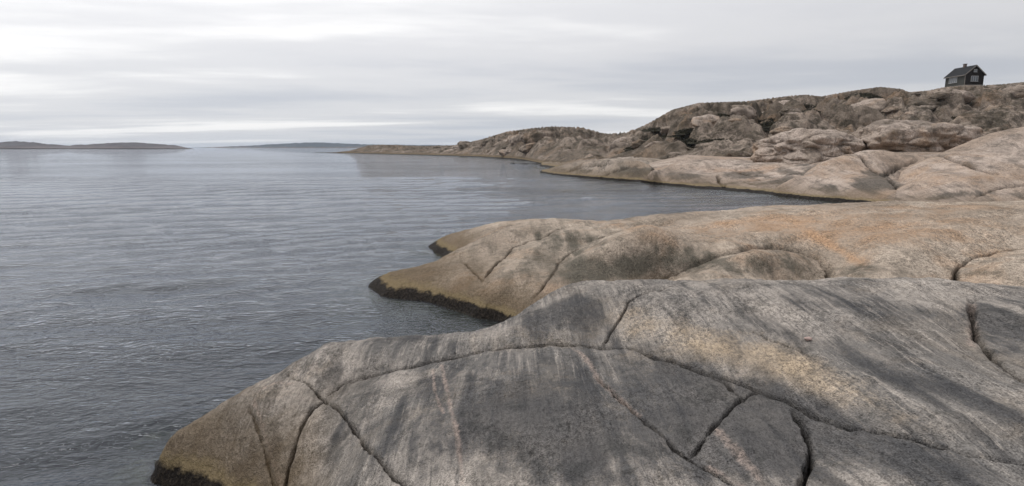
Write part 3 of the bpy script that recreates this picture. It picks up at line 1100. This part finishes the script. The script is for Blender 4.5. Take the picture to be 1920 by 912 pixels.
# ---- slabs on the far side of the inlet
def far_slab(name, label, pts3, crest, u0, u1, nu, y0, y1, ny, cracks_px=(), marks=None, amp=1.0, back=2.5, seed=0, backz=-.6, water=None):
    P3, CU, CZ = [], [], []
    for c in crest:
        p = at(c[0], c[1], c[2]) if c[2] is not None else at(c[0], c[1], t=c[3])
        CU.append(p[0] / p[1])
        CZ.append(p[2])
        P3.append(p)
        d = p[:2] / np.linalg.norm(p[:2])
        P3.append((p[0] + d[0] * back, p[1] + d[1] * back, p[2] - .35))
        P3.append((p[0] + d[0] * back * 4, p[1] + d[1] * back * 4, p[2] + backz))
    for c in pts3:
        P3.append(np.array(c[1:]) if c[0] == 'w' else at(c[0], c[1], c[2]) if c[2] is not None else at(c[0], c[1], t=c[3]))
    if water is not None:
        Wp = np.array(water, float)
        cc_ = np.array([(c[0], c[1]) for c in crest], float)
        tcr = [(at(c[0], c[1], c[2])[1] if c[2] is not None else c[3]) for c in crest]
        for px in np.arange(max(Wp[0, 0], cc_[0, 0]) + 8, min(Wp[-1, 0], cc_[-1, 0]), 32.0):
            yw_, yc_ = np.interp(px, Wp[:, 0], Wp[:, 1]), np.interp(px, cc_[:, 0], cc_[:, 1])
            tw_, tc_ = at(px, yw_, 0)[1], np.interp(px, cc_[:, 0], tcr)
            for f_ in (.25, .5, .75):
                P3.append(at(px, yw_ + (yc_ - yw_) * f_, t=tw_ + (tc_ - tw_) * f_ ** 1.4))
    tp = TPS(P3, 2e-5)
    cr = [(hit_line(tp, L, y0, y1, 5), wd, dp, .05, .5) for L, wd, dp in cracks_px]

    def det(P, z):
        n = .16 * fbm(P * .16, 3, .5, seed) + .09 * fbm(P * np.array([.5, .5, 1]), 4, .55, seed + 2) + .03 * fbm(P * 2.2, 3, .5, seed + 4)
        rd = fbm(P * np.array([.28, .45, 1]), 3, .5, seed + 7, ridged=True)
        n -= .10 * np.clip(rd - 1.0, 0, 1)
        return amp * n * sstep(-.1, .8, z)
    V, Q, N, MK = rock_surface(tp, u0, u1, nu, y0, y1, ny, det, cr, -2.0, marks)
    # the brow limits the height, falling away into the sea beyond its first point
    cu, cz = np.array(CU), np.array(CZ)
    cap = np.interp(V[:, 0] / V[:, 1], np.concatenate([[cu[0] - .05, cu[0] - .012], cu]), np.concatenate([[-2, -.6], cz])) + .06
    V[:, 2] = np.where(V[:, 2] > cap - .2, cap - .2 + .2 * np.tanh((V[:, 2] - cap + .2) / .2), V[:, 2])
    if water is not None:
        W = np.array([at(x, y, 0) for x, y in water])
        yw = np.interp(V[:, 0] / V[:, 1], W[:, 0] / W[:, 1], W[:, 1])
        V[:, 2] = np.where(V[:, 1] < yw, np.minimum(V[:, 2], (V[:, 1] - yw) * .6), V[:, 2])
    V[:, 2] = np.maximum(V[:, 2], -2)
    o = link(name, np_mesh(name, V, Q, N, MK), M_FAR3 if seed == 31 else M_FAR if seed < 40 else M_FAR2)
    tag(o, label, 'rock', kind='thing')
    return tp


def far_marks(V, mk, darks, warms):
    px, py = project(V)
    wv = perlin(np.column_stack([V[:, 0] * .4, V[:, 1] * .4, V[:, 2] * 0]), 29)
    for dst, lst in ((1, darks), (2, warms)):
        for cx_, cy_, rx, ry, a_ in lst:
            mk[:, dst] = np.maximum(mk[:, dst], a_ * blob(px + 14 * wv, py + 7 * wv, cx_, cy_, rx, ry))


def off(px, py, z, dx, dy, zz):
    p = at(px, py, z)
    return ('w', p[0] + dx, p[1] + dy, zz)


wl = [(1008, 325), (1050, 330), (1100, 334), (1150, 338), (1200, 342), (1240, 336), (1330, 325)]
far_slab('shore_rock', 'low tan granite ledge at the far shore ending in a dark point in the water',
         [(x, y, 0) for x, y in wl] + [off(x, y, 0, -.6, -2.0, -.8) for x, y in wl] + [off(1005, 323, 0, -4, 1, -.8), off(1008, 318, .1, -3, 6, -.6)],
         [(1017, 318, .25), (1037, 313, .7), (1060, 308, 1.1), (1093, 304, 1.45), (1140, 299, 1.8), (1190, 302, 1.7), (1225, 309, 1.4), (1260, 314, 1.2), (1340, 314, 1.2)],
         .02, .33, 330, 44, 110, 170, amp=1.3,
         marks=lambda V, X, mk: far_marks(V, mk, [(1180, 322, 40, 9, 1.0), (1100, 322, 30, 6, .7), (1215, 318, 25, 12, .9), (1060, 316, 30, 5, .6)], []), back=2.5, seed=31, water=wl, backz=-.4,  # blobs toward the right end paint that flank's shading into the colour
         cracks_px=[([(1060, 322), (1100, 312), (1150, 306)], .15, .25), ([(1120, 333), (1160, 318), (1200, 308)], .15, .3)])
wl = [(1196, 341), (1250, 348), (1300, 353), (1350, 357), (1400, 361), (1450, 366), (1500, 366), (1560, 360)]
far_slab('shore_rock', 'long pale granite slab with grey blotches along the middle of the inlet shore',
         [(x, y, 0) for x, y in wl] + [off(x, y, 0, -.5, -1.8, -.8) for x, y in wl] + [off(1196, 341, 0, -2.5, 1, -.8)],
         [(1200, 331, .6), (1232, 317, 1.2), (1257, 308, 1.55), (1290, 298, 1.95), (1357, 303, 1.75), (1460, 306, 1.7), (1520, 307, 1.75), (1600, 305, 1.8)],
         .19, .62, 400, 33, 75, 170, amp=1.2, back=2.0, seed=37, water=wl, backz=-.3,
         marks=lambda V, X, mk: far_marks(V, mk, [(1290, 332, 60, 8, .9), (1400, 328, 55, 9, 1.0), (1460, 340, 50, 9, .9), (1350, 345, 120, 5, .7), (1490, 322, 30, 8, .8), (1475, 340, 28, 14, 1.0), (1515, 315, 28, 9, 1.0), (1230, 330, 18, 12, .9)], []),  # grey blotches; blobs along the next dome's edge paint its undershadow
         cracks_px=[([(1380, 318), (1410, 328), (1470, 330), (1500, 325)], .15, .3), ([(1345, 325), (1350, 340), (1360, 350)], .12, .25)])
wl = [(1445, 366), (1480, 370), (1513, 374), (1560, 378), (1610, 382), (1660, 388)]
far_slab('shore_rock', 'pale rounded granite dome at the water with a blotched lower flank and shade painted at its right',
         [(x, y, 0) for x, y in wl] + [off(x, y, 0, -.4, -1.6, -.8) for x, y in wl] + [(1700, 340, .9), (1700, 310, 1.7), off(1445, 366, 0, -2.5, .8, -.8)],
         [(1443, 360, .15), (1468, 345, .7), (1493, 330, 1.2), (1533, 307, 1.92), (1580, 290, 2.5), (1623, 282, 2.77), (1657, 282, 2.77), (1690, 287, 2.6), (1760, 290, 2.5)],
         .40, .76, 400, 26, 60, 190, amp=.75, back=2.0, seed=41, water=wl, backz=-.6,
         marks=lambda V, X, mk: far_marks(V, mk, [(1640, 345, 55, 18, 1.0), (1560, 355, 60, 10, .7), (1640, 330, 30, 12, .8), (1690, 290, 40, 6, .5)], []),  # blotches; the blobs by the right edge put its shade into the colour
         cracks_px=[([(1615, 290), (1620, 302), (1640, 318), (1655, 325)], .12, .25), ([(1655, 325), (1690, 312), (1720, 300)], .12, .2), ([(1655, 325), (1672, 340), (1685, 352)], .12, .25)])
far_slab('shore_rock', 'big orange-tan granite slab rising to the right edge above the inlet',
         [(1700, 372, None, 29.5), (1700, 345, None, 31.5), (1700, 322, None, 34), (1800, 372, None, 28.5), (1800, 340, None, 30), (1800, 305, None, 32.5), (1800, 285, None, 35),
          (1900, 372, None, 28), (1900, 340, None, 29.5), (1900, 302, None, 31.8), (1900, 262, None, 34.3), (2100, 372, None, 27.5), (2100, 330, None, 29.5), (2100, 280, None, 32), (2100, 240, None, 34.5),
          (2300, 372, None, 27), (2300, 310, None, 29.5), (2300, 250, None, 32), (1655, 372, .2), (1650, 350, .3), ('w', 15.5, 26, -.6), ('w', 19, 25, -.3), ('w', 23, 24, -.3), ('w', 30, 23.5, -.3), ('w', 17, 33, -.2)],
         [(1690, 320, None, 35), (1720, 304, None, 36.5), (1760, 289, None, 37), (1800, 271, None, 37), (1860, 249, None, 36.8), (1920, 236, None, 36.5), (2050, 215, None, 36), (2300, 200, None, 35)],
         .58, 1.15, 420, 23, 60, 210, amp=.7, back=2.2, seed=47, backz=-.6,
         marks=lambda V, X, mk: far_marks(V, mk, [(1780, 368, 90, 7, .8), (1800, 352, 40, 6, .6), (1880, 365, 60, 8, .6), (1770, 292, 40, 5, .6), (1840, 315, 60, 5, .5)], [(1760, 335, 90, 16, .6), (1860, 330, 80, 14, .5)]),
         cracks_px=[([(1760, 292), (1790, 300), (1830, 315), (1870, 325)], .1, .2), ([(1830, 370), (1880, 350), (1925, 345)], .08, .12)])

# ------------------------------------------------------------------ the hill behind
SKYL = np.array([(560, 289), (612, 287.4), (655, 283), (690, 273), (720, 271.5), (760, 273), (800, 274), (850, 272.5), (870, 269), (900, 262), (950, 247), (1000, 240), (1040, 237), (1090, 239),
                 (1120, 247), (1140, 251), (1180, 248), (1220, 229), (1260, 206), (1310, 193), (1400, 190), (1480, 180), (1510, 177.5), (1540, 181), (1600, 170),
                 (1650, 163), (1690, 167), (1705, 173), (1740, 170), (1768, 164), (1808, 160.5), (1840, 160.5), (1880, 158), (1920, 154), (2100, 140), (2400, 130)])
SKYT = np.array([(560, 330), (690, 300), (850, 250), (950, 200), (1040, 175), (1140, 140), (1220, 115), (1310, 105), (1480, 108), (1650, 112), (1700, 112), (1808, 108), (1920, 106), (2400, 100)])
SHR = np.array([(560, 286.8), (615, 287.2), (700, 288.8), (780, 291), (860, 293.5), (900, 295), (960, 298.5), (985, 302), (1010, 308), (1060, 314), (1150, 318), (1250, 322), (1500, 330), (1700, 330), (2400, 330)])


def hill_base(nc=900, nr=300):
    pxs = np.linspace(585, 2250, nc)
    # shore, crest
    py0 = np.interp(pxs, SHR[:, 0], SHR[:, 1])
    S = at(pxs, py0, 0.0)
    ct = np.interp(pxs, SKYT[:, 0], SKYT[:, 1])
    cp = np.interp(pxs, SKYL[:, 0], SKYL[:, 1])
    ker = np.hanning(9)
    ker /= ker.sum()
    cp = np.convolve(np.pad(cp, 4, mode='edge'), ker, 'valid')
    C = at(pxs, cp, t=ct)
    u = S[0] / S[1]
    y0, y1, z1 = S[1], C[1], np.maximum(C[2], .25)
    y1 = np.maximum(y1, y0 + 8)
    s = np.concatenate([np.linspace(-.12, 1, int(nr * .86)), np.linspace(1.004, 1.9, nr - int(nr * .86))])
    Sg = s[:, None] * np.ones(nc)
    Y = y0 + (y1 - y0) * Sg
    cl = np.clip(Sg, 0, 1)
    prof = 0.42 * (1 - (1 - cl) ** 2.0) + 0.58 * (cl ** 1.25)
    Z = z1 * prof
    Z = np.where(Sg > 1, z1 * (1 - 1.1 * np.maximum(Sg - 1, 0) ** 1.6), Z)
    Z = np.where(Sg < 0, Sg * 12, Z)
    X = Y * u
    return X, Y, Z, Sg, z1


def lumps(X, Y, sx, sy, seed):
    P = np.stack([X.ravel() / sx, Y.ravel() / sy, np.zeros(X.size)], 1)
    wv = np.stack([perlin(P * .8, seed + 1), perlin(P * .8 + 31.7, seed + 2)], 1) * .55
    d1, d2, hid = cells(P[:, :2] + wv, seed)
    dome = np.sqrt(np.clip(1 - (d1 / .85) ** 2, 0, 1))
    gap = np.clip((d2 - d1) / .32, 0, 1)
    return (dome * (0.35 + .65 * gap) * (0.55 + .75 * hid)).reshape(X.shape)


X, Y, Z, Sg, z1 = hill_base()
amp = sstep(0.0, .25, Sg) * (1 - .82 * np.exp(-((Sg - 1) / .05) ** 2))
far_k = np.clip(Y / 110, .8, 2.6)
h_sc = np.clip(Z / 6, .12, 1)
L1 = lumps(X, Y, 8.5, 9.0, 51)
L2 = lumps(X, Y, 3.6, 4.0, 53)
L3 = lumps(X, Y, 1.5, 1.7, 57)
Pn = np.stack([X.ravel(), Y.ravel(), np.zeros(X.size)], 1)
rough = fbm(Pn * .9, 4, .55, 61).reshape(X.shape)
vary = sstep(-.35, .35, perlin(Pn * .05, 63).reshape(X.shape))
Zh = Z + amp * h_sc * (3.1 * (L1 - .45) + (1.1 + .5 * vary) * (L2 - .4) + .30 * (L3 - .35) + .12 * rough)
Zh = Zh + sstep(.02, .2, Sg) * .12 * rough
# level ground round the cabin
CAB = at(1808, 160, t=105.0)
flat = np.exp(-(((X - CAB[0] - 1.5) / 7) ** 2 + ((Y - CAB[1] - 1) / 9) ** 4))
Zh = Zh * (1 - flat) + (Z * (1 - flat) + flat * np.minimum(Z, CAB[2] - .1)) * flat
# bring the skyline to its measured height
for _ in range(4):
    el = (Zh - EYE) / Y
    kk = el.argmax(0)
    cc = np.arange(X.shape[1])
    ppx, ppy = project(np.stack([X[kk, cc], Y[kk, cc], Zh[kk, cc]], 1))
    want = np.interp(ppx, SKYL[:, 0], SKYL[:, 1])
    dzz = (ppy - want) / F * Y[kk, cc]
    kr = np.hanning(9)
    kr /= kr.sum()
    dzz = np.convolve(np.pad(dzz, 4, mode='edge'), kr, 'valid')
    Zh = Zh + dzz * sstep(.25, 1.0, Sg * (1.0 / np.maximum(Sg[kk, cc], .5)))
Zh = np.where(Sg < 0.02, np.minimum(Zh, .25), Zh)
Vh = np.stack([X, Y, np.maximum(Zh, -2)], -1).reshape(-1, 3)
nr_, nc_ = X.shape
MKh = np.zeros((len(Vh), 4))
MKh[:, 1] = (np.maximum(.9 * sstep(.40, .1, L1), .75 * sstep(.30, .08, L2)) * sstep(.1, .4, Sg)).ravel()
hill = link('rocky_hill', np_mesh('rocky_hill', Vh, grid_quads(nr_, nc_), grid_normals(Vh, nr_, nc_), MKh), M_HILL)
tag(hill, 'knobbly weathered granite hill behind the inlet, running out to a low point', kind='structure')


def hill_z(x, y):
    u = x / y
    j = int(np.clip(np.searchsorted(X[100] / Y[100], u), 0, nc_ - 1))
    i = int(np.clip(np.searchsorted(Y[:, j], y), 0, nr_ - 1))
    return float(Zh[i, j])


# ------------------------------------------------------------------ weathered rock knobs
# two big domes at the foot of the hill
def dome(label, px, py, t, sx, sy, sz, seed, rot):
    me = knob_mesh(seed, 90, 150)
    me.materials.append(M_FAR if False else M_DOME)
    o = link('rock_dome', me, None)
    p = at(px, py, t=t)
    o.location = p
    o.scale = (sx, sy, sz)
    o.rotation_euler = (0, 0, rot)
    tag(o, label, 'rock')


M_DOME = granite('granite_dome', (0.46, 0.38, 0.325), (0.29, 0.235, 0.19), (0.058, 0.050, 0.040), (0.38, 0.23, 0.12),
                 k=5.0, foliation=0.4, grain=0.3, lichen=0.5, band=None, bump=0.8, foldir=1.2, warmth=0.45)
dome('pale bulging rock dome with a dark undercut foot, left of the gully below the hill', 1515, 284, 57, 4.6, 4.4, 2.1, 5, .3)
dome('wide grey-pink rock dome with a dark undercut foot, right of the gully below the hill', 1705, 272, 56, 5.0, 5.2, 2.2, 9, 1.1)
M_KNOB = M_DOME
protos = []
for s in range(10):
    me = knob_mesh(70 + s * 4)
    me.materials.append(M_KNOB if s % 2 == 0 else M_HILL)
    protos.append(me)
rk = np.random.default_rng(19)
cnt = 0
while cnt < 130:
    px = rk.uniform(800, 2000)
    s = rk.uniform(.08, .80)
    j = int(np.clip((px - 585) / (2250 - 585) * (nc_ - 1), 0, nc_ - 1))
    i = int(np.argmin(np.abs(Sg[:, 0] - s)))
    x, y, z = X[i, j], Y[i, j], Zh[i, j]
    if z < .8 or (px > 1440 and s < .25):
        continue
    if 76 < x < 87 and 100 < y < 116:
        continue
    if (px < 1180 and rk.uniform() < .3):
        continue
    size = rk.lognormal(.15, .4) * np.clip(y / 95, .8, 1.6) * (0.75 if z < 3 else 1)
    size = min(size, 2.6) * (0.45 if s > .7 else 1)
    o = link('rock_knob', protos[cnt % 10], None, hill)
    o.location = (x, y, z - size * .30)
    o.scale = (size * rk.uniform(1.1, 1.9), size * rk.uniform(.9, 1.3), size * rk.uniform(.55, .85))
    o.rotation_euler = (rk.normal(0, .12), rk.normal(0, .15), rk.normal(0, .5))
    cnt += 1

# small black skerry off the shore
me = knob_mesh(140, 30, 48)
M_SKERRY = plain('wet_black_rock', (0.018, 0.016, 0.014), .5, .4, 3.0, .5, .6)
me.materials.append(M_SKERRY)
o = link('skerry', me, None)
p = at(984, 306.5, 0)
o.location = (p[0], p[1], -.1)
o.scale = (2.6, 1.6, .42)
tag(o, 'small low black skerry just off the far shore', 'rock')

# ------------------------------------------------------------------ heather and juniper on the hill
M_HEATH = plain('heather_leaves', (0.034, 0.031, 0.019), .8, .5, 2.5, .2, 0)


def shrub_mesh(seed, n=520):
    r = np.random.default_rng(seed)
    V, Fq = [], []
    th = r.uniform(0, 6.28, n)
    rad = np.sqrt(r.uniform(0, 1, n)) * (0.75 + .25 * np.sin(th * 3 + seed))
    hgt = np.clip(1 - rad ** 2, 0, 1) * r.uniform(.25, 1.0, n) * .5 + .02
    for k in range(n):
        c = np.array([rad[k] * math.cos(th[k]), rad[k] * math.sin(th[k]), hgt[k]])
        d = r.normal(size=3)
        d[2] = abs(d[2]) + .5
        d /= np.linalg.norm(d)
        e = np.cross(d, r.normal(size=3))
        e /= np.linalg.norm(e)
        L, W = r.uniform(.08, .16), r.uniform(.04, .08)
        b = len(V)
        V += [c - e * W, c + d * L * .5 - e * W * .6, c + d * L, c + d * L * .5 + e * W]
        Fq.append([b, b + 1, b + 2, b + 3])
    # a low woody cushion underneath
    m = 20
    b = len(V)
    V.append((0, 0, .30))
    for q in (.5, .95):
        for i in range(m):
            a = 6.283 * i / m
            rr = q * (0.75 + .25 * math.sin(a * 3 + seed))
            V.append((rr * math.cos(a), rr * math.sin(a), .22 if q < .9 else -.05))
    for i in range(m):
        j = (i + 1) % m
        Fq.append([b, b + 1 + i, b + 1 + j, b])
        Fq.append([b + 1 + i, b + 1 + m + i, b + 1 + m + j, b + 1 + j])
    me = bpy.data.meshes.new('heather_shrub')
    me.from_pydata([tuple(v) for v in V], [], [f if f[0] != f[3] else f[:3] for f in Fq])
    me.materials.append(M_HEATH)
    return me


sh = [shrub_mesh(s) for s in range(6)]
cnt = 0
while cnt < 48:
    px = rk.uniform(1180, 1990)
    s = rk.uniform(.3, .74)
    j = int(np.clip((px - 585) / (2250 - 585) * (nc_ - 1), 0, nc_ - 1))
    i = int(np.argmin(np.abs(Sg[:, 0] - s)))
    x, y, z = X[i, j], Y[i, j], Zh[i, j]
    if L1[i, j] > .58:
        continue
    if px < 1500 and rk.uniform() < .5:
        continue
    if 76 < x < 86 and 99 < y < 116:
        continue
    q = rk.uniform(.8, 1.9)
    # only where the slope in front does not hide it
    if i < 12 or (z + .25 * q - EYE) / y < ((Zh[:i - 3, j] - EYE) / Y[:i - 3, j]).max():
        continue
    if 1440 < px and s < .42:
        continue
    o = link('heather_shrub', sh[cnt % 6], None)
    o.location = (x, y, z - .08)
    o.scale = (q * rk.uniform(1, 1.7), q, q * rk.uniform(.55, .9))
    o.rotation_euler = (0, 0, rk.uniform(0, 6.28))
    tag(o, 'low dark heather cushion in a hollow of the rocky hill', 'shrub', 'heather cushions growing on the rocky hill')
    cnt += 1


# ------------------------------------------------------------------ the cabin on the hill
def cabin():
    M_WALL = plain('boards_shade_side', (0.022, 0.019, 0.018), .8, .35, 3.0, .1, .4, (8, 8, .6))  # darker tone puts the gable's shade into the board colour
    M_WALL2 = plain('boards_lit_side', (0.065, 0.066, 0.060), .8, .3, 3.0, .1, .4, (8, 8, .6))  # same boards, paler: light on the long wall put into the colour
    M_ROOF = plain('roofing_felt', (0.026, 0.027, 0.029), .9, .3, 2.0, .08, .4)
    M_TRIM = plain('grey_trim', (0.15, 0.135, 0.12), .6, .15, 6.0)
    M_WHITE = plain('white_paint', (0.33, 0.33, 0.33), .5, .1, 6.0)
    M_BRICK = plain('chimney_brick', (0.10, 0.075, 0.065), .8, .3, 8.0)
    M_GLASS = plain('window_glass', (0.10, 0.11, 0.12), .08, .1, 2.0, .8, 0)
    M_STONE = plain('foundation_stone', (0.22, 0.20, 0.18), .9, .3, 4.0)
    C = at(1808, 160, t=105.0)
    x0, y0, zb = C[0], C[1], C[2] - .05
    Wd, Ln, Hw, Rise = 3.2, 4.7, 1.95, 1.42
    root = empty('cabin', (x0, y0, zb))
    tag(root, 'small dark wooden cabin with pitched roof alone on the hilltop', 'house')
    x1, y1 = x0 + Wd, y0 + Ln
    xm = (x0 + x1) / 2
    MB().box((x0 - .05, y0 - .05, zb - 2.0), (x1 + .05, y1 + .05, zb + .12)).build('foundation', M_STONE, root)
    e = .03
    zt = zb + Hw
    # wall cores
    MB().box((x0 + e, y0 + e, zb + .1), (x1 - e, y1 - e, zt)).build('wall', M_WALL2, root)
    # boards, one by one
    nb = 20
    for k in range(nb):
        a, b = y0 + Ln * k / nb, y0 + Ln * (k + 1) / nb - .02
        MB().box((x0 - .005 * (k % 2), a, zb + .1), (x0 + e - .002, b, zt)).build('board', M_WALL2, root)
    nb = 14
    for k in range(nb):
        a, b = x0 + Wd * k / nb, x0 + Wd * (k + 1) / nb - .02
        zl, zr = (zt + Rise * (1 - abs(v - xm) / (Wd / 2)) for v in (a, b))
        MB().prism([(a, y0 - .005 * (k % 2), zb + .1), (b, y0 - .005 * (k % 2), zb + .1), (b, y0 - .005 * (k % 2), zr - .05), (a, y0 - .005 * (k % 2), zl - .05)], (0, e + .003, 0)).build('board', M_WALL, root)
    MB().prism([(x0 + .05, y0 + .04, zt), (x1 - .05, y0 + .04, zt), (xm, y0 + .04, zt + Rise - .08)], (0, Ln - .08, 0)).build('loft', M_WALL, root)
    # roof: two slopes with thickness
    oh, og, th = .28, .25, .10
    sl = Rise / (Wd / 2)
    for sgn in (-1, 1):
        xe = xm + sgn * (Wd / 2 + oh)
        ze = zt - sl * oh + .02
        zr = zt + Rise + .02
        base = [(xe, y0 - og, ze), (xm - sgn * .0, y0 - og, zr), (xm, y0 - og, zr + th), (xe, y0 - og, ze + th)]
        r = MB().prism(base, (0, Ln + 2 * og, 0)).build('roof', M_ROOF, root)
        # bargeboards and eaves board
        for yy in (y0 - og - .035, y1 + og + .002):
            bb = [(xe, yy, ze - .10), (xm, yy, zr - .10), (xm, yy, zr + th + .02), (xe, yy, ze + th + .02)]
            MB().prism(bb, (0, .033, 0)).build('bargeboard', M_TRIM, r)
        MB().box((min(xe, xe + sgn * .03), y0 - og, ze - .06), (max(xe, xe + sgn * .03), y1 + og, ze + th)).build('eaves_board', M_TRIM, r)
    # corner boards
    for (cx_, cy_) in ((x0, y0), (x1, y0), (x0, y1)):
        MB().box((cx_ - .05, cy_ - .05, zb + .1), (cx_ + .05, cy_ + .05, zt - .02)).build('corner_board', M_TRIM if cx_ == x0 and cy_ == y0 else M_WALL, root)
    ch = MB().box((xm - .2, y0 + 2.35, zt + Rise - .3), (xm + .2, y0 + 2.75, zt + Rise + .55)).build('chimney', M_BRICK, root)
    MB().box((xm - .25, y0 + 2.30, zt + Rise + .55), (xm + .25, y0 + 2.80, zt + Rise + .63)).build('chimney_cap', M_BRICK, ch)

    def window(cx_, cz, wd, hg, face, panes, name='window'):
        win = None
        n = panes

        def bx(a0, a1, b0, b1, d0, d1, nm, mt, par):
            if face == 'y':
                return MB().box((cx_ + a0, y0 - d1, cz + b0), (cx_ + a1, y0 - d0, cz + b1)).build(nm, mt, par)
            return MB().box((x0 - d1, cx_ + a0, cz + b0), (x0 - d0, cx_ + a1, cz + b1)).build(nm, mt, par)
        win = bx(-wd / 2, wd / 2, -hg / 2, hg / 2, .008, .02, name, M_WALL, root)
        f = .06
        bx(-wd / 2 - f, -wd / 2, -hg / 2, hg / 2, .01, .06, 'frame', M_WHITE, win)
        bx(wd / 2, wd / 2 + f, -hg / 2, hg / 2, .01, .06, 'frame', M_WHITE, win)
        bx(-wd / 2 - f, wd / 2 + f, hg / 2, hg / 2 + f, .01, .06, 'frame', M_WHITE, win)
        bx(-wd / 2 - f - .04, wd / 2 + f + .04, -hg / 2 - f, -hg / 2, .01, .09, 'sill', M_WHITE, win)
        for k in range(n):
            a = -wd / 2 + wd * k / n
            b = -wd / 2 + wd * (k + 1) / n
            bx(a + .02, b - .02, -hg / 2, hg / 2, .02, .03, 'pane', M_GLASS, win)
            if k:
                bx(a - .02, a + .02, -hg / 2, hg / 2, .02, .05, 'mullion', M_WHITE, win)
    window(xm + .05, zb + 1.15, 1.15, .85, 'y', 3)
    window(xm + .05, zt + .55, .42, .38, 'y', 2)
    window(y0 + 2.85, zb + 1.15, 1.9, .85, 'x', 4)


cabin()


# ------------------------------------------------------------------ islands on the horizon
def island(name, label, prof, t0, depth, wl_y, mat, seed, bump_h):
    pr = np.array(prof, float)
    pxs = np.linspace(pr[0, 0], pr[-1, 0], 260)
    u = (pxs - CX) / F
    tt = t0 + depth * .45
    top = at(pxs, np.interp(pxs, pr[:, 0], pr[:, 1]), t=tt)[2]
    top = np.maximum(top, .1)
    s = np.concatenate([np.linspace(-.06, 1, 46), np.linspace(1.06, 2, 12)])
    Sx, Ux = np.meshgrid(s, u, indexing='ij')
    Yx = t0 + depth * .45 * Sx
    Zx = top[None] * np.where(Sx < 1, np.clip(Sx, 0, 1) ** .55, np.clip(2 - Sx, 0, 1) ** .7)
    Zx = np.where(Sx < 0, -1.5, Zx)
    Xx = Ux * Yx
    P = np.stack([Xx.ravel() * .05, Yx.ravel() * .05, np.zeros(Xx.size)], 1)
    Zx = Zx + bump_h * fbm(P, 4, .6, seed).reshape(Xx.shape) * np.clip(Zx / 4, 0, 1)
    Vx = np.stack([Xx, Yx, Zx], -1).reshape(-1, 3)
    o = link(name, np_mesh(name, Vx, grid_quads(*Xx.shape)), mat)
    tag(o, label, 'island')


def island_mat(name, rock, wood, k):
    m, t = new_mat(name)
    g = NT(t)
    pos = g.n('ShaderNodeNewGeometry').outputs['Position']
    sp = g.n('ShaderNodeSeparateXYZ')
    g.put(sp.inputs[0], pos)
    n = g.noise(pos, .05, 6, .7)
    f = g.step(g.math('ADD', g.math('MULTIPLY', sp.outputs[2], k), g.math('MULTIPLY', g.math('SUBTRACT', n, .5), 1.6)), .1, .9)
    c = g.mix(f, g.mix(g.noise(pos, .2, 4, .7), tuple(x * .55 for x in rock), rock), g.mix(n, tuple(x * .5 for x in wood), tuple(x * 1.4 for x in wood)))
    c = g.mix(g.step(sp.outputs[2], 1.3, .5), c, (.02, .018, .018))
    bs = g.n('ShaderNodeBsdfPrincipled')
    g.put(bs.inputs['Base Color'], c)
    bs.inputs['Roughness'].default_value = .9
    o = g.n('ShaderNodeOutputMaterial')
    g.put(o.inputs[0], bs.outputs[0])
    return m


island('rocky_island', 'low grey-brown rocky island with two humps on the left horizon',
       [(-160, 274), (-90, 270), (0, 267.5), (22, 266), (55, 266.5), (80, 268), (110, 271.5), (140, 273.3), (170, 271.8), (215, 268.3), (250, 267.2), (290, 269), (320, 272), (345, 275), (362, 278), (370, 279)],
       860, 130, 280, island_mat('island_heath', (.135, .11, .11), (.050, .048, .056), .16), 81, 1.2)
island('wooded_island', 'distant blue-green wooded island on the horizon right of the rocky island',
       [(372, 277.2), (420, 275.8), (480, 273.4), (540, 269.5), (595, 267.3), (640, 269), (680, 271), (740, 272), (800, 272.5), (860, 273.5), (900, 275), (950, 277)],
       2000, 300, 277.5, island_mat('island_wood', (.22, .17, .15), (.016, .034, .052), .22), 83, 1.5)

# ------------------------------------------------------------------ thin sea haze
hb = MB()
hb.box((-22500, -30, -7.5), (24500, 16500, 60))
mh, th_ = new_mat('haze_air')
g = NT(th_)
pv = g.n('ShaderNodeVolumePrincipled')
pv.inputs['Color'].default_value = (0.80, 0.88, 1.0, 1)
HAZE = 1
pv.inputs['Density'].default_value = 0.0001
o_ = g.n('ShaderNodeOutputMaterial')
g.put(o_.inputs['Volume'], pv.outputs[0])
hz = hb.build('haze', mh)
tag(hz, 'thin pale sea haze over the water', kind='stuff')
